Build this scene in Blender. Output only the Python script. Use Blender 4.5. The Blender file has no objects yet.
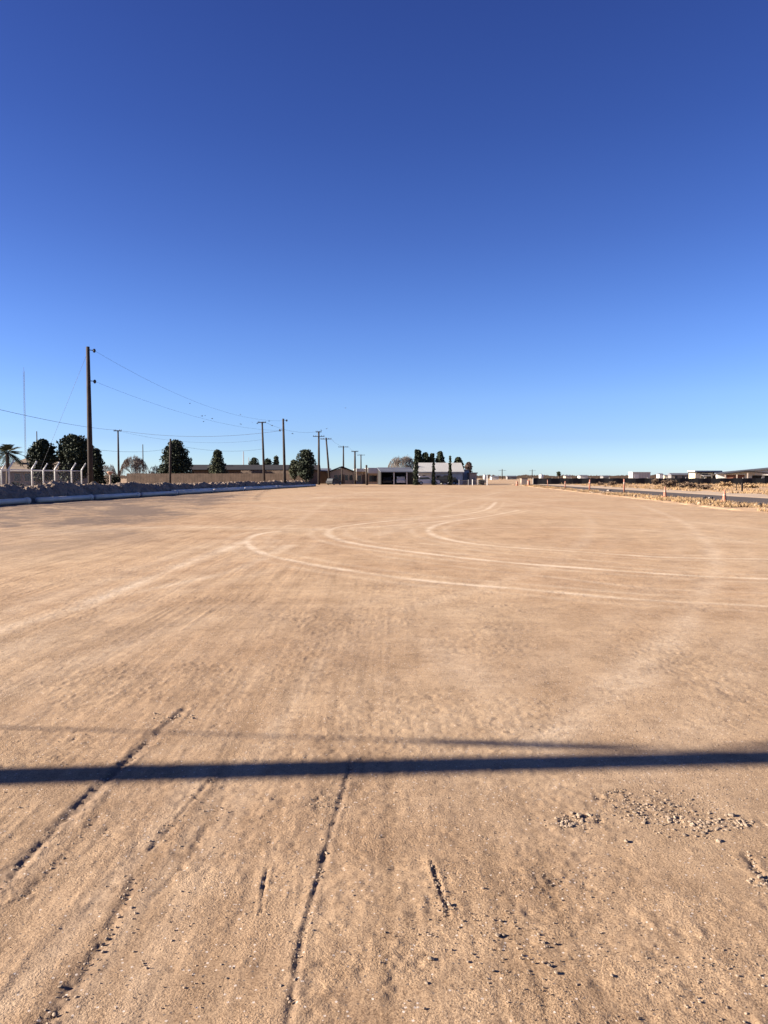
import bpy, math, random
import numpy as np
from mathutils import Vector, Matrix
random.seed(7)
rng = np.random.default_rng(7)
S = bpy.context.scene
COL = S.collection
F, HOR, CAMH = 769.0, 476.5, 1.6
PITCH = math.atan((512 - HOR) / F)
R = math.radians

# ------------------------------------------------------------------ measuring helpers (photo -> metres)
def gx(px, d): return (px - 384) / F * d
def hz(py, d): return CAMH + (HOR - py) / F * d
def gp(px, py):
    """point of the ground seen at a pixel of the photo"""
    d = CAMH * F / (py - HOR)
    u = (px - 384) / F; v = (512 - py) / F
    cy = math.cos(PITCH) + v * math.sin(PITCH); cz = -math.sin(PITCH) + v * math.cos(PITCH)
    t = -CAMH / cz
    return (u * t, cy * t)

# ------------------------------------------------------------------ noise
_T = {}
def vnoise(x, y, seed=0):
    if seed not in _T: _T[seed] = np.random.default_rng(1000 + seed).random((256, 256))
    T = _T[seed]
    xi = np.floor(x).astype(np.int64); yi = np.floor(y).astype(np.int64)
    fx = x - xi; fy = y - yi
    fx = fx * fx * (3 - 2 * fx); fy = fy * fy * (3 - 2 * fy)
    a = T[xi & 255, yi & 255]; b = T[(xi + 1) & 255, yi & 255]
    c = T[xi & 255, (yi + 1) & 255]; d = T[(xi + 1) & 255, (yi + 1) & 255]
    return (a * (1 - fx) + b * fx) * (1 - fy) + (c * (1 - fx) + d * fx) * fy - 0.5
def fbm(x, y, oct=4, seed=0, gain=0.5):
    s = 0; a = 1.0
    for k in range(oct):
        s = s + a * vnoise(x * 2.03 ** k + 17.3 * k, y * 2.03 ** k - 9.1 * k, seed + k); a *= gain
    return s

# ------------------------------------------------------------------ materials
def nd(t, kind, **kw):
    n = t.nodes.new(kind)
    for k, v in kw.items(): setattr(n, k, v)
    return n
def mat(name, col, rough=0.85, var=0.25, scale=3.0, bump=0.0, bscale=30.0, metal=0.0, spec=0.3, stripes=None, col2=None):
    col = tuple(c * .78 for c in col); col2 = col2 and tuple(c * .78 for c in col2)
    m = bpy.data.materials.new(name); m.use_nodes = True
    t = m.node_tree; b = t.nodes['Principled BSDF']; L = t.links
    b.inputs['Roughness'].default_value = rough; b.inputs['Metallic'].default_value = metal
    b.inputs['Specular IOR Level'].default_value = spec
    tc = nd(t, 'ShaderNodeTexCoord')
    no = nd(t, 'ShaderNodeTexNoise'); no.inputs['Scale'].default_value = scale; no.inputs['Detail'].default_value = 5
    L.new(tc.outputs['Object'], no.inputs['Vector'])
    rp = nd(t, 'ShaderNodeValToRGB')
    lo = tuple(c * (1 - var) for c in col) if col2 is None else col2
    hi = tuple(min(1, c * (1 + var)) for c in col)
    rp.color_ramp.elements[0].position = 0.3; rp.color_ramp.elements[0].color = (*lo, 1)
    rp.color_ramp.elements[1].position = 0.7; rp.color_ramp.elements[1].color = (*hi, 1)
    L.new(no.outputs['Fac'], rp.inputs['Fac']); out = rp.outputs['Color']
    h = None
    if stripes:
        sp, ax, amt = stripes
        wv = nd(t, 'ShaderNodeTexWave', bands_direction=ax); wv.inputs['Scale'].default_value = sp
        wv.inputs['Distortion'].default_value = 0.0
        L.new(tc.outputs['Object'], wv.inputs['Vector'])
        mx = nd(t, 'ShaderNodeMix', data_type='RGBA', blend_type='MULTIPLY')
        mx.inputs['Factor'].default_value = amt
        L.new(out, mx.inputs[6]); L.new(wv.outputs['Color'], mx.inputs[7]); out = mx.outputs[2]
        h = wv.outputs['Fac']
    L.new(out, b.inputs['Base Color'])
    if bump:
        bn = nd(t, 'ShaderNodeTexNoise'); bn.inputs['Scale'].default_value = bscale; bn.inputs['Detail'].default_value = 6
        L.new(tc.outputs['Object'], bn.inputs['Vector'])
        bp = nd(t, 'ShaderNodeBump'); bp.inputs['Strength'].default_value = 1.0; bp.inputs['Distance'].default_value = bump
        L.new(bn.outputs['Fac'], bp.inputs['Height']); L.new(bp.outputs['Normal'], b.inputs['Normal'])
    return m
M = dict(
    wood_pole=mat('weathered_pole_wood', (0.045, 0.032, 0.026), 0.9, 0.35, 2, 0.01, 20),
    dark=mat('dark_fitting', (0.03, 0.03, 0.035), 0.6, 0.2),
    wire=mat('wire', (0.05, 0.05, 0.06), 0.6, 0.1),
    galv=mat('galvanised_steel', (0.62, 0.6, 0.56), 0.5, 0.15, 4, metal=0.0, spec=0.5),
    mast=mat('mast_steel', (0.3, 0.27, 0.27), 0.6, 0.1),
    pipe=mat('blue_plastic_pipe', (0.62, 0.56, 0.49), 0.5, 0.12, 1.2, spec=0.5),
    gasket=mat('pipe_gasket', (0.03, 0.03, 0.03), 0.7, 0.1),
    leaf=mat('pine_foliage', (0.028, 0.037, 0.018), 0.8, 0.45, 0.8),
    leaf_light=mat('lighter_pine_foliage', (0.055, 0.062, 0.03), 0.8, 0.45, 0.8),  # pines of a lighter green than the others
    leaf_red=mat('rusty_foliage', (0.10, 0.06, 0.045), 0.8, 0.4, 0.8),
    palm=mat('palm_frond', (0.09, 0.10, 0.045), 0.7, 0.4, 1),
    bark=mat('bark', (0.10, 0.07, 0.05), 0.9, 0.3, 4, 0.02, 15),
    twig=mat('bare_twigs', (0.21, 0.17, 0.14), 0.9, 0.25, 1),
    rooftan=mat('tan_shingles', (0.36, 0.27, 0.19), 0.9, 0.15, 1.5, stripes=(1.6, 'Z', 0.25)),
    roofdark=mat('dark_roof', (0.018, 0.015, 0.015), 0.9, 0.25, 0.8),
    roofslate=mat('slate_blue_roof', (0.085, 0.09, 0.11), 0.7, 0.15, 0.5),
    roofwhite=mat('white_metal_roof', (0.54, 0.52, 0.48), 0.5, 0.07, 0.5, stripes=(0.9, 'X', 0.10)),
    roofgrey=mat('grey_metal_roof', (0.15, 0.155, 0.175), 0.6, 0.15, 0.5, stripes=(0.8, 'X', 0.2)),
    wallgrey=mat('grey_wall', (0.20, 0.185, 0.175), 0.9, 0.15, 1),
    wallbrown=mat('brown_wall', (0.12, 0.09, 0.075), 0.9, 0.2, 1),
    wallwhite=mat('white_wall', (0.58, 0.56, 0.51), 0.8, 0.06, 1),
    wallblue=mat('blue_grey_metal_wall', (0.33, 0.40, 0.50), 0.6, 0.08, 1, stripes=(1.2, 'X', 0.2)),
    walltan=mat('tan_wall', (0.42, 0.33, 0.26), 0.9, 0.1, 1),
    hallwall=mat('pale_hall_siding', (0.66, 0.63, 0.58), 0.8, 0.06, 1, stripes=(1.2, 'X', 0.1)),
    wallcream=mat('cream_wall', (0.66, 0.58, 0.40), 0.8, 0.05, 1),
    ribwhite=mat('ribbed_white_metal', (0.58, 0.55, 0.50), 0.6, 0.05, 1, stripes=(0.55, 'X', 0.35)),
    glass=mat('dark_glass', (0.02, 0.022, 0.028), 0.15, 0.1, spec=0.6),
    void=mat('interior_shade', (0.03, 0.027, 0.025), 0.95, 0.1),  # near-black colour stands in for shade inside carport and openings
    white=mat('white_paint', (0.6, 0.58, 0.55), 0.6, 0.05),
    tank=mat('tank_paint', (0.58, 0.58, 0.56), 0.4, 0.03),
    carblack=mat('black_car_paint', (0.012, 0.013, 0.015), 0.5, 0.1, spec=0.6),
    carwhite=mat('white_car_paint', (0.75, 0.75, 0.76), 0.3, 0.03, spec=0.6),
    rubber=mat('tyre_rubber', (0.02, 0.02, 0.02), 0.9, 0.1),
    board=mat('wooden_fence_boards', (0.16, 0.11, 0.078), 0.9, 0.25, 1, stripes=(1.1, 'X', 0.35)),
    screen=mat('black_windscreen_fabric', (0.018, 0.018, 0.02), 0.9, 0.25, 0.6),
    cone=mat('faded_orange_plastic', (0.38, 0.15, 0.09), 0.6, 0.15, 6),
    stake=mat('faded_orange_stake', (0.36, 0.15, 0.10), 0.7, 0.15, 6),
    reflect=mat('white_band', (0.42, 0.28, 0.21), 0.4, 0.05),
    clod=mat('dry_clod', (0.31, 0.23, 0.16), 0.95, 0.35, 9, 0.004, 60),
    rock=mat('debris_rock', (0.33, 0.29, 0.25), 0.9, 0.3, 5, 0.01, 12),
    drygrass=mat('dry_grass', (0.40, 0.26, 0.13), 0.9, 0.35, 0.45, col2=(0.19, 0.125, 0.07)),
    scrub=mat('desert_scrub', (0.15, 0.10, 0.065), 0.9, 0.4, 1),
    tanpost=mat('tan_post', (0.45, 0.26, 0.17), 0.8, 0.15),
    bird=mat('bird_plumage', (0.03, 0.03, 0.03), 0.8, 0.1),
    redbrown=mat('red_brown_wall', (0.22, 0.10, 0.07), 0.9, 0.2, 1),
)

# ------------------------------------------------------------------ mesh builder
class MB:
    def __init__(s): s.v = []; s.f = []
    def add(s, vs, fs):
        n = len(s.v); s.v += [tuple(p) for p in vs]; s.f += [tuple(n + i for i in f) for f in fs]; return s
    def box(s, x0, x1, y0, y1, z0, z1):
        return s.add([(x0, y0, z0), (x1, y0, z0), (x1, y1, z0), (x0, y1, z0), (x0, y0, z1), (x1, y0, z1), (x1, y1, z1), (x0, y1, z1)],
                     [(0, 3, 2, 1), (4, 5, 6, 7), (0, 1, 5, 4), (1, 2, 6, 5), (2, 3, 7, 6), (3, 0, 4, 7)])
    def tube(s, pts, rad, n=8, cap=True):
        pts = [Vector(p) for p in pts]
        if not hasattr(rad, '__len__'): rad = [rad] * len(pts)
        rings = []; up0 = None
        for i, p in enumerate(pts):
            d = (pts[min(i + 1, len(pts) - 1)] - pts[max(i - 1, 0)]).normalized()
            if up0 is None: up0 = Vector((0, 0, 1)) if abs(d.z) < 0.9 else Vector((1, 0, 0))
            a = d.cross(up0).normalized(); b = d.cross(a).normalized()
            rings.append([p + (a * math.cos(2 * math.pi * k / n) + b * math.sin(2 * math.pi * k / n)) * rad[i] for k in range(n)])
        fs = []
        for i in range(len(rings) - 1):
            for k in range(n):
                fs.append((i * n + k, i * n + (k + 1) % n, (i + 1) * n + (k + 1) % n, (i + 1) * n + k))
        if cap: fs += [tuple(range(n))[::-1], tuple((len(rings) - 1) * n + k for k in range(n))]
        return s.add([q for r in rings for q in r], fs)
    def lathe(s, prof, n=16, c=(0, 0)):
        vs = []; fs = []
        for r, z in prof: vs += [(c[0] + r * math.cos(2 * math.pi * k / n), c[1] + r * math.sin(2 * math.pi * k / n), z) for k in range(n)]
        for i in range(len(prof) - 1):
            for k in range(n): fs.append((i * n + k, i * n + (k + 1) % n, (i + 1) * n + (k + 1) % n, (i + 1) * n + k))
        fs += [tuple(range(n))[::-1], tuple((len(prof) - 1) * n + k for k in range(n))]
        return s.add(vs, fs)
    def prism(s, poly, y0, y1):
        """poly of (x, z) in order, thickness along y"""
        n = len(poly)
        vs = [(x, y0, z) for x, z in poly] + [(x, y1, z) for x, z in poly]
        return s.add(vs, [tuple(range(n)), tuple(range(2 * n - 1, n - 1, -1))] + [((k + 1) % n, k, n + k, n + (k + 1) % n) for k in range(n)])
    def prismx(s, poly, x0, x1):
        n = len(poly)
        vs = [(x0, y, z) for y, z in poly] + [(x1, y, z) for y, z in poly]
        return s.add(vs, [tuple(range(n))[::-1], tuple(range(n, 2 * n))] + [(k, (k + 1) % n, n + (k + 1) % n, n + k) for k in range(n)])
    def build(s, name, m, parent=None, loc=None, smooth=False, rz=0):
        me = bpy.data.meshes.new(name)
        me.from_pydata(s.v, [], s.f); me.validate(); me.update()
        if smooth: me.polygons.foreach_set('use_smooth', [True] * len(me.polygons))
        me.materials.append(m)
        o = bpy.data.objects.new(name, me); COL.objects.link(o)
        if parent is not None: o.parent = parent
        if loc is not None: o.location = loc
        if rz: o.rotation_euler.z = rz
        return o
def npmesh(name, V, Fc, m, parent=None, loc=None, smooth=False):
    """V (n,3), Fc (m,k) arrays"""
    me = bpy.data.meshes.new(name); V = np.asarray(V, np.float32); Fc = np.asarray(Fc, np.int32); k = Fc.shape[1]
    me.vertices.add(len(V)); me.vertices.foreach_set('co', V.ravel())
    me.loops.add(Fc.size); me.loops.foreach_set('vertex_index', Fc.ravel())
    me.polygons.add(len(Fc)); me.polygons.foreach_set('loop_start', np.arange(0, Fc.size, k, dtype=np.int32))
    me.polygons.foreach_set('loop_total', np.full(len(Fc), k, np.int32))
    me.polygons.foreach_set('use_smooth', np.full(len(Fc), smooth))
    me.update(calc_edges=True); me.validate(); me.materials.append(m)
    o = bpy.data.objects.new(name, me); COL.objects.link(o)
    if parent is not None: o.parent = parent
    if loc is not None: o.location = loc
    return o
def tag(o, label=None, cat=None, group=None, kind=None):
    if label: o['label'] = label
    if cat: o['category'] = cat
    if group: o['group'] = group
    if kind: o['kind'] = kind
    return o
def thing(name, label, cat, loc=(0, 0, 0), rz=0, group=None):
    o = bpy.data.objects.new(name, None); COL.objects.link(o); o.location = loc; o.rotation_euler.z = rz
    o.empty_display_size = 0.2
    return tag(o, label, cat, group)
def dup(root, loc, label, rz=None, group=None):
    r = root.copy(); COL.objects.link(r); r.location = loc; r['label'] = label
    if rz is not None: r.rotation_euler.z = rz
    if group: r['group'] = group
    for ch in root.children:
        c = ch.copy(); COL.objects.link(c); c.parent = r
        for g in ch.children:
            q = g.copy(); COL.objects.link(q); q.parent = c
    return r

# ------------------------------------------------------------------ ground sheet
def polydist(X, Y, pts):
    D = np.full(X.shape, 1e9)
    for (x0, y0), (x1, y1) in zip(pts[:-1], pts[1:]):
        dx, dy = x1 - x0, y1 - y0; L2 = dx * dx + dy * dy + 1e-9
        t = np.clip(((X - x0) * dx + (Y - y0) * dy) / L2, 0, 1)
        D = np.minimum(D, np.hypot(X - x0 - t * dx, Y - y0 - t * dy))
    return D
def smooth_path(p, n=6):
    out = []
    for i in range(len(p) - 1):
        a = p[max(i - 1, 0)]; b = p[i]; c = p[i + 1]; d = p[min(i + 2, len(p) - 1)]
        for k in range(n):
            t = k / n
            out.append(tuple(0.5 * (2 * b[j] + (c[j] - a[j]) * t + (2 * a[j] - 5 * b[j] + 4 * c[j] - d[j]) * t * t + (3 * b[j] - a[j] - 3 * c[j] + d[j]) * t ** 3) for j in (0, 1)))
    return out + [p[-1]]
def path_px(px): return smooth_path([gp(*q) for q in px])
TRACKS = [  # (pixels, half width m, strength)
    ([(768, 593), (650, 588), (560, 578), (470, 568), (380, 556)], 0.10, 0.35),
    ([(768, 571), (690, 568), (600, 561), (500, 553), (420, 543)], 0.10, 0.4),
    ([(250, 505), (330, 512), (430, 512), (560, 500)], 0.4, 0.35),
    ([(380, 535), (450, 505), (500, 492)], 0.3, 0.35),
    ([(30, 600), (150, 570), (247, 545), (300, 520), (330, 500)], 0.22, 0.25),
    ([(560, 760), (500, 700), (430, 640)], 0.25, 0.25),
    ([(768, 579), (684, 575), (584, 568), (484, 560), (384, 548), (340, 540), (328, 532), (345, 526), (400, 520), (450, 516), (485, 510), (496, 502)], 0.11, 1.1),
    ([(768, 559), (664, 557), (584, 552), (484, 545), (439, 537), (429, 529), (449, 522), (489, 516), (519, 510)], 0.11, 1.0),
    ([(768, 606), (634, 599), (534, 590), (439, 582), (360, 572), (300, 562), (260, 552), (247, 540), (272, 532), (340, 529)], 0.10, 0.95),
    ([(640, 505), (679, 520), (704, 540), (716, 560), (712, 580), (694, 610), (655, 655), (600, 700), (540, 745)], 0.20, 0.42),
    ([(540, 505), (584, 515), (591, 530), (574, 550), (549, 565), (494, 585), (400, 610)], 0.2, 0.25),
    ([(60, 533), (100, 530), (175, 527), (325, 529), (384, 526), (470, 519)], 0.24, 0.6),
    ([(247, 541), (180, 566), (100, 599), (20, 624), (-60, 650)], 0.20, 0.75),
    ([(290, 545), (240, 568), (170, 585), (110, 597)], 0.16, 0.5),
    ([(420, 500), (470, 496), (560, 508), (768, 530)], 0.5, 0.3),
    ([(768, 545), (640, 530), (520, 527), (440, 531)], 0.2, 0.35),
    ([(130, 1024), (165, 930), (210, 850), (270, 740), (320, 660)], 0.09, 0.3),
    ([(0, 1010), (60, 945), (130, 862), (205, 770)], 0.07, 0.4),
    ([(70, 1024), (125, 930), (180, 850), (240, 760)], 0.06, 0.3),
    ([(0, 690), (100, 655), (200, 620)], 0.25, 0.3),
    ([(300, 500), (380, 492), (500, 500)], 0.8, 0.3),
]
RUTS = [  # (pixels, half width, groove depth, colour darkening, roughness height)
    ([(185, 708), (150, 740), (112, 775), (60, 825), (0, 886), (-60, 940)], 0.025, 0.0078, 1.0, 0.013),
    ([(352, 757), (345, 785), (332, 830), (318, 880), (303, 935), (288, 1024), (282, 1080)], 0.010, 0.0050, 0.9, 0.005),
    ([(432, 862), (439, 885), (449, 915)], 0.0065, 0.008, 0.7, 0.009),
    ([(268, 868), (264, 885), (261, 912)], 0.006, 0.007, 0.6, 0.008),
    ([(133, 880), (120, 912), (85, 970), (45, 1024), (10, 1070)], 0.018, 0.0035, 0.8, 0.010),
    ([(100, 815), (60, 862), (20, 900)], 0.016, 0.002, 0.5, 0.008),
    ([(215, 775), (180, 815), (150, 850)], 0.012, 0.002, 0.4, 0.007),
    ([(205, 830), (180, 870), (150, 900)], 0.012, 0.002, 0.4, 0.006),
    ([(745, 855), (758, 872), (778, 890), (800, 905)], 0.016, 0.007, 0.6, 0.013),
    ([(320, 790), (316, 806)], 0.02, 0.002, 0.5, 0.009),
    ([(720, 690), (745, 702)], 0.03, 0.003, 0.4, 0.006),
    ([(400, 945), (392, 975), (388, 1000)], 0.02, 0.0, 0.35, 0.006),
    ([(240, 700), (200, 740), (150, 790)], 0.02, 0.0, 0.35, 0.006),
]
def lot_right(Y): return 16.4 + 0.072 * (Y - 32.8)
def pipe_line(Y): return -21.2 + 0.118 * (Y - 43)
def ground():
    ys = list(np.arange(-60, 0, 12)) + list(np.arange(0, 1.5, 0.15)); y = 1.5
    while y < 130: ys.append(y); y += max(0.0095, 0.0044 * y)
    while y < 9000: ys.append(y); y *= 1.12
    ys = np.array(ys)
    nc = 1000
    u = np.linspace(-1, 1, nc); ext = np.array([1.3, 2, 4, 10, 40])
    u = np.concatenate([-ext[::-1], u, ext])
    W = 2.6 + 0.56 * np.maximum(ys, 0)
    X = u[None, :] * W[:, None]; Y = np.repeat(ys[:, None], len(u), 1)
    X = X * np.where(np.abs(u) > 1.1, np.maximum(1, 40 / W[:, None]), 1)
    near = np.clip((26 - Y) / 14, 0, 1) * (Y > 0)
    Z = (0.005 * fbm(X * 0.45, Y * 0.35, 2, 3) + 0.0022 * fbm(X * 2.1, Y * 1.6, 3, 11)) * near
    grain = fbm(X * 28, Y * 28, 3, 21, 0.6)
    rough = np.clip(fbm(X * 1.1 + 3, Y * 0.8, 3, 31) * 2.6 + 0.35, 0, 1)
    Z += near * (0.0022 * grain * (0.25 + 1.4 * rough ** 2))
    # longitudinal scraper streaks
    st = fbm(X * 9 + 0.8 * vnoise(Y * .5, X * .3, 41), Y * 0.35, 4, 42, 0.7)
    smask = np.clip(0.75 - (X + 0.2 * Y - 0.6) * 0.35, 0.12, 1)
    st2 = fbm(X * 26 + 2.0 * vnoise(Y * .5, X * .3, 44), Y * 0.45, 2, 45, 0.6)
    patch = np.clip(3.0 * fbm(X * 0.9, Y * 0.45, 2, 47) + 0.35, 0, 1)
    Z += near * (0.0022 * st + 0.0034 * st2 * patch) * smask
    track = np.zeros(X.shape, np.float32); dark = np.zeros(X.shape, np.float32)
    wob = 0.10 * fbm(X * 0.8, Y * 0.8, 2, 51)
    brk = np.clip(0.9 + 1.3 * fbm(X * 1.5, Y * 1.5, 3, 55), 0.7, 1.3)
    for px, w, s in TRACKS:
        p = path_px(px); m = (Y > min(q[1] for q in p) - 3) & (Y < max(q[1] for q in p) + 3) & (np.abs(X) < 60)
        d = np.abs(polydist(X[m], Y[m], p) + 0.5 * w * wob[m] / 0.1)
        w = w * 1.0; prof = np.exp(-(d / w) ** 2) + 0.35 * np.exp(-((d - 0.28 - 2 * w) / (w * 1.1)) ** 2)
        track[m] = np.maximum(track[m], s * prof * brk[m])
        Z[m] += -0.004 * s * np.exp(-(d / w) ** 2) * near[m]
    hf = fbm(X * 46, Y * 40, 2, 25, 0.7)
    for px, w, dep, s, ro in RUTS:
        p = path_px(px); m = (Y > 0.8) & (Y < 9) & (np.abs(X) < 6)
        e = polydist(X[m], Y[m], p) + w * 0.7 * fbm(X[m] * 14, Y[m] * 14, 3, 62)
        ww = np.maximum(w * (1 + 0.4 * fbm(X[m] * 3, Y[m] * 3, 2, 61) + 0.45 * hf[m]), w * 0.6)
        gap = np.clip(0.8 + 0.7 * fbm(X[m] * 3, Y[m] * 3, 2, 66) + 0.5 * hf[m], 0.35, 1)
        ex = np.exp(-(e / ww) ** 2)
        Z[m] += -dep * ex * gap + dep * 0.35 * np.exp(-((e - 2.2 * ww) / (1.2 * ww)) ** 2) * gap
        Z[m] += ro * np.exp(-(e / (1.6 * ww)) ** 2) * gap * (hf[m] + 0.5 * grain[m])
        dark[m] = np.maximum(dark[m], s * np.exp(-(e / (2.0 * ww)) ** 2) * gap)
    # churned, darker soil: left side of the lot and a scuffed patch in the middle distance
    rag = 2.2 * fbm(X * 0.3, Y * 0.15, 4, 111, 0.6)
    zoneA = np.clip((Y - 23.5 + 0.25 * (-X - 10) * 0 + 3 * rag) / 4, 0, 1) * np.clip((-X - 0.10 * Y - 3.6 + rag) / 3, 0, 1) * np.clip((100 - Y) / 40, 0, 1)
    zoneB = np.clip((Y - 9) / 4, 0, 1) * np.clip((-X - 0.16 * Y - 2.2 + rag) / 3, 0, 1)
    ch = zoneA * np.clip(0.85 + 1.7 * fbm(X * 0.7, Y * 0.3, 6, 101, 0.8), 0.25, 1.5) + 0.42 * zoneB * np.clip(0.9 + 1.2 * fbm(X * 0.8, Y * 0.4, 6, 113, 0.8), 0.2, 1.5)
    ch = ch + zoneA * 1.2 * np.clip(5 * fbm(X * 0.5, Y * 0.5, 5, 115, 0.8) - 1.6, 0, 1)
    sc_ = np.clip(3.4 * fbm(X * 1.6, Y * 1.0, 6, 103, 0.85) - 0.25, 0, 1) * np.exp(-((X + 1.8) / 2.8) ** 2 - ((Y - 7.6) / 2.4) ** 2)
    g_ = np.clip(4.5 * fbm(X * 2.2, Y * 1.5, 6, 109, 0.85) - 1.7, 0, 1) * np.clip((Y - 3) / 3, 0, 1) * np.clip((60 - Y) / 30, 0, 1)
    sc_ = np.maximum(sc_, g_)
    sl_ = np.clip(2.6 * fbm(X * 7, Y * 1.2, 4, 105, 0.7) - 0.25, 0, 1) * np.clip((-X + 0.5) / 1.5, 0, 1) * np.clip((8 - Y) / 3, 0, 1) * near
    sp_ = np.clip(4.0 * fbm(X * 9, Y * 9, 4, 107, 0.75) - 1.25, 0, 1) * near
    dark = np.maximum(dark, np.maximum(0.85 * ch, np.maximum(0.26 * sc_, np.maximum(0.18 * sl_, 0.2 * sp_))))
    Z += near * (0.004 * sp_ * grain + 0.003 * sc_ * grain - 0.0015 * sl_)
    # crumbled ridge, right of centre
    for px, w, h in (([(548, 826), (575, 818), (592, 818)], 0.035, 0.006), ([(598, 797), (625, 803), (650, 812), (672, 818), (700, 822), (752, 824)], 0.05, 0.0045),
                     ([(610, 793), (655, 800), (690, 806)], 0.03, 0.004), ([(530, 878), (560, 880)], 0.05, 0.004)):
        p = path_px(px); m = (Y > 0.8) & (Y < 9) & (np.abs(X) < 6)
        e = polydist(X[m], Y[m], p) * (1 + 0.8 * fbm(X[m] * 11, Y[m] * 11, 2, 71))
        k = np.exp(-(e / w) ** 2)
        Z[m] += h * k * (0.15 + 1.6 * grain[m] + 1.6 * hf[m])
        dark[m] = np.maximum(dark[m], 0.35 * k)
    # fade relief out beyond the lot and where coarse
    edge = np.clip((np.minimum(lot_right(Y) - X, X - pipe_line(Y))) / 2.0, 0, 1)
    Z = Z * edge
    streak = (st + 0.9 * st2 * patch) * smask * 1.2
    ny, nx = X.shape
    V = np.stack([X, Y, Z], -1).reshape(-1, 3)
    i = np.arange(ny - 1)[:, None] * nx + np.arange(nx - 1)[None, :]
    Fc = np.stack([i, i + 1, i + nx + 1, i + nx], -1).reshape(-1, 4)
    o = npmesh('ground', V, Fc, soil_material(), smooth=True)
    for nm, arr in (('track', track), ('dark', dark), ('streak', streak)):
        a = o.data.attributes.new(nm, 'FLOAT', 'POINT'); a.data.foreach_set('value', arr.astype(np.float32).ravel())
    tag(o, kind='structure')
    return o
def soil_material():
    m = bpy.data.materials.new('caliche_soil'); m.use_nodes = True
    t = m.node_tree; L = t.links; b = t.nodes['Principled BSDF']
    b.inputs['Roughness'].default_value = 0.95; b.inputs['Specular IOR Level'].default_value = 0.15
    tc = nd(t, 'ShaderNodeTexCoord'); P = tc.outputs['Object']
    def noise(sc, det=4, rough=0.55, vec=P):
        n = nd(t, 'ShaderNodeTexNoise'); n.inputs['Scale'].default_value = sc; n.inputs['Detail'].default_value = det; n.inputs['Roughness'].default_value = rough
        L.new(vec, n.inputs['Vector']); return n.outputs['Fac']
    def ramp(f, stops):
        r = nd(t, 'ShaderNodeValToRGB'); e = r.color_ramp.elements
        e[0].position, e[0].color = stops[0][0], (*stops[0][1], 1); e[1].position, e[1].color = stops[-1][0], (*stops[-1][1], 1)
        for p, c in stops[1:-1]: q = e.new(p); q.color = (*c, 1)
        L.new(f, r.inputs['Fac']); return r.outputs['Color']
    def mix(a, c, f, mode='MIX'):
        x = nd(t, 'ShaderNodeMix', data_type='RGBA', blend_type=mode)
        for s, v in ((6, a), (7, c), (0, f)):
            if isinstance(v, (int, float)): x.inputs[s].default_value = v
            elif isinstance(v, tuple): x.inputs[s].default_value = (*v, 1)
            else: L.new(v, x.inputs[s])
        return x.outputs[2]
    def math_(op, a, c, clamp=False):
        x = nd(t, 'ShaderNodeMath', operation=op, use_clamp=clamp)
        for s, v in ((0, a), (1, c)):
            if isinstance(v, (int, float)): x.inputs[s].default_value = v
            else: L.new(v, x.inputs[s])
        return x.outputs[0]
    base = ramp(noise(0.16, 5), [(0.33, (0.440, 0.268, 0.163)), (0.5, (0.485, 0.312, 0.198)), (0.68, (0.525, 0.352, 0.232))])
    mid = ramp(noise(1.3, 6, 0.65), [(0.33, (0.84, 0.82, 0.80)), (0.55, (1, 1, 1)), (0.72, (1.08, 1.08, 1.08))])
    c = mix(base, mid, 1.0, 'MULTIPLY')
    mp = nd(t, 'ShaderNodeMapping'); mp.inputs['Scale'].default_value = (1, 0.16, 1); mp.inputs['Rotation'].default_value = (0, 0, R(12)); L.new(P, mp.inputs['Vector'])
    lon = ramp(noise(2.4, 5, 0.7, mp.outputs[0]), [(0.38, (0.86, 0.85, 0.84)), (0.6, (1.04, 1.04, 1.04))])
    c = mix(c, lon, 0.5, 'MULTIPLY')
    mp2 = nd(t, 'ShaderNodeMapping'); mp2.inputs['Scale'].default_value = (0.12, 1, 1); mp2.inputs['Rotation'].default_value = (0, 0, R(-6)); L.new(P, mp2.inputs['Vector'])
    lat = ramp(noise(0.55, 5, 0.7, mp2.outputs[0]), [(0.40, (0.86, 0.84, 0.83)), (0.62, (1.06, 1.06, 1.06))])
    c = mix(c, lat, 0.6, 'MULTIPLY')
    fine = ramp(noise(85, 4, 0.7), [(0.34, (0.62, 0.58, 0.56)), (0.5, (1, 1, 1)), (0.7, (1.22, 1.22, 1.2))])
    c = mix(c, fine, 0.6, 'MULTIPLY')
    grit = ramp(noise(22, 5, 0.75), [(0.36, (0.74, 0.71, 0.69)), (0.52, (1, 1, 1)), (0.66, (1.13, 1.13, 1.12))])
    c = mix(c, grit, 0.4, 'MULTIPLY')
    c = mix(c, (0.832, 0.886, 0.822), 1.0, 'MULTIPLY')
    sp = ramp(noise(150, 2, 0.6), [(0.36, (0.50, 0.46, 0.44)), (0.47, (1, 1, 1)), (0.64, (1.16, 1.16, 1.16))])
    c = mix(c, sp, 0.8, 'MULTIPLY')
    coarse = ramp(noise(4.5, 9, 0.82), [(0.36, (0.76, 0.735, 0.72)), (0.49, (1, 1, 1)), (0.62, (1.14, 1.14, 1.13))])
    c = mix(c, coarse, 0.8, 'MULTIPLY')
    sy = nd(t, 'ShaderNodeSeparateXYZ'); L.new(P, sy.inputs[0])
    nearlot = nd(t, 'ShaderNodeMapRange'); nearlot.inputs[1].default_value = 2.5; nearlot.inputs[2].default_value = 13; L.new(sy.outputs[1], nearlot.inputs[0])
    c = mix(c, ramp(nearlot.outputs[0], [(0, (0.82, 0.83, 0.86)), (1, (1.03, 1.03, 1.03))]), 1.0, 'MULTIPLY')   # multiplied darker and slightly bluer towards the near end of the lot
    at = {}
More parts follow.
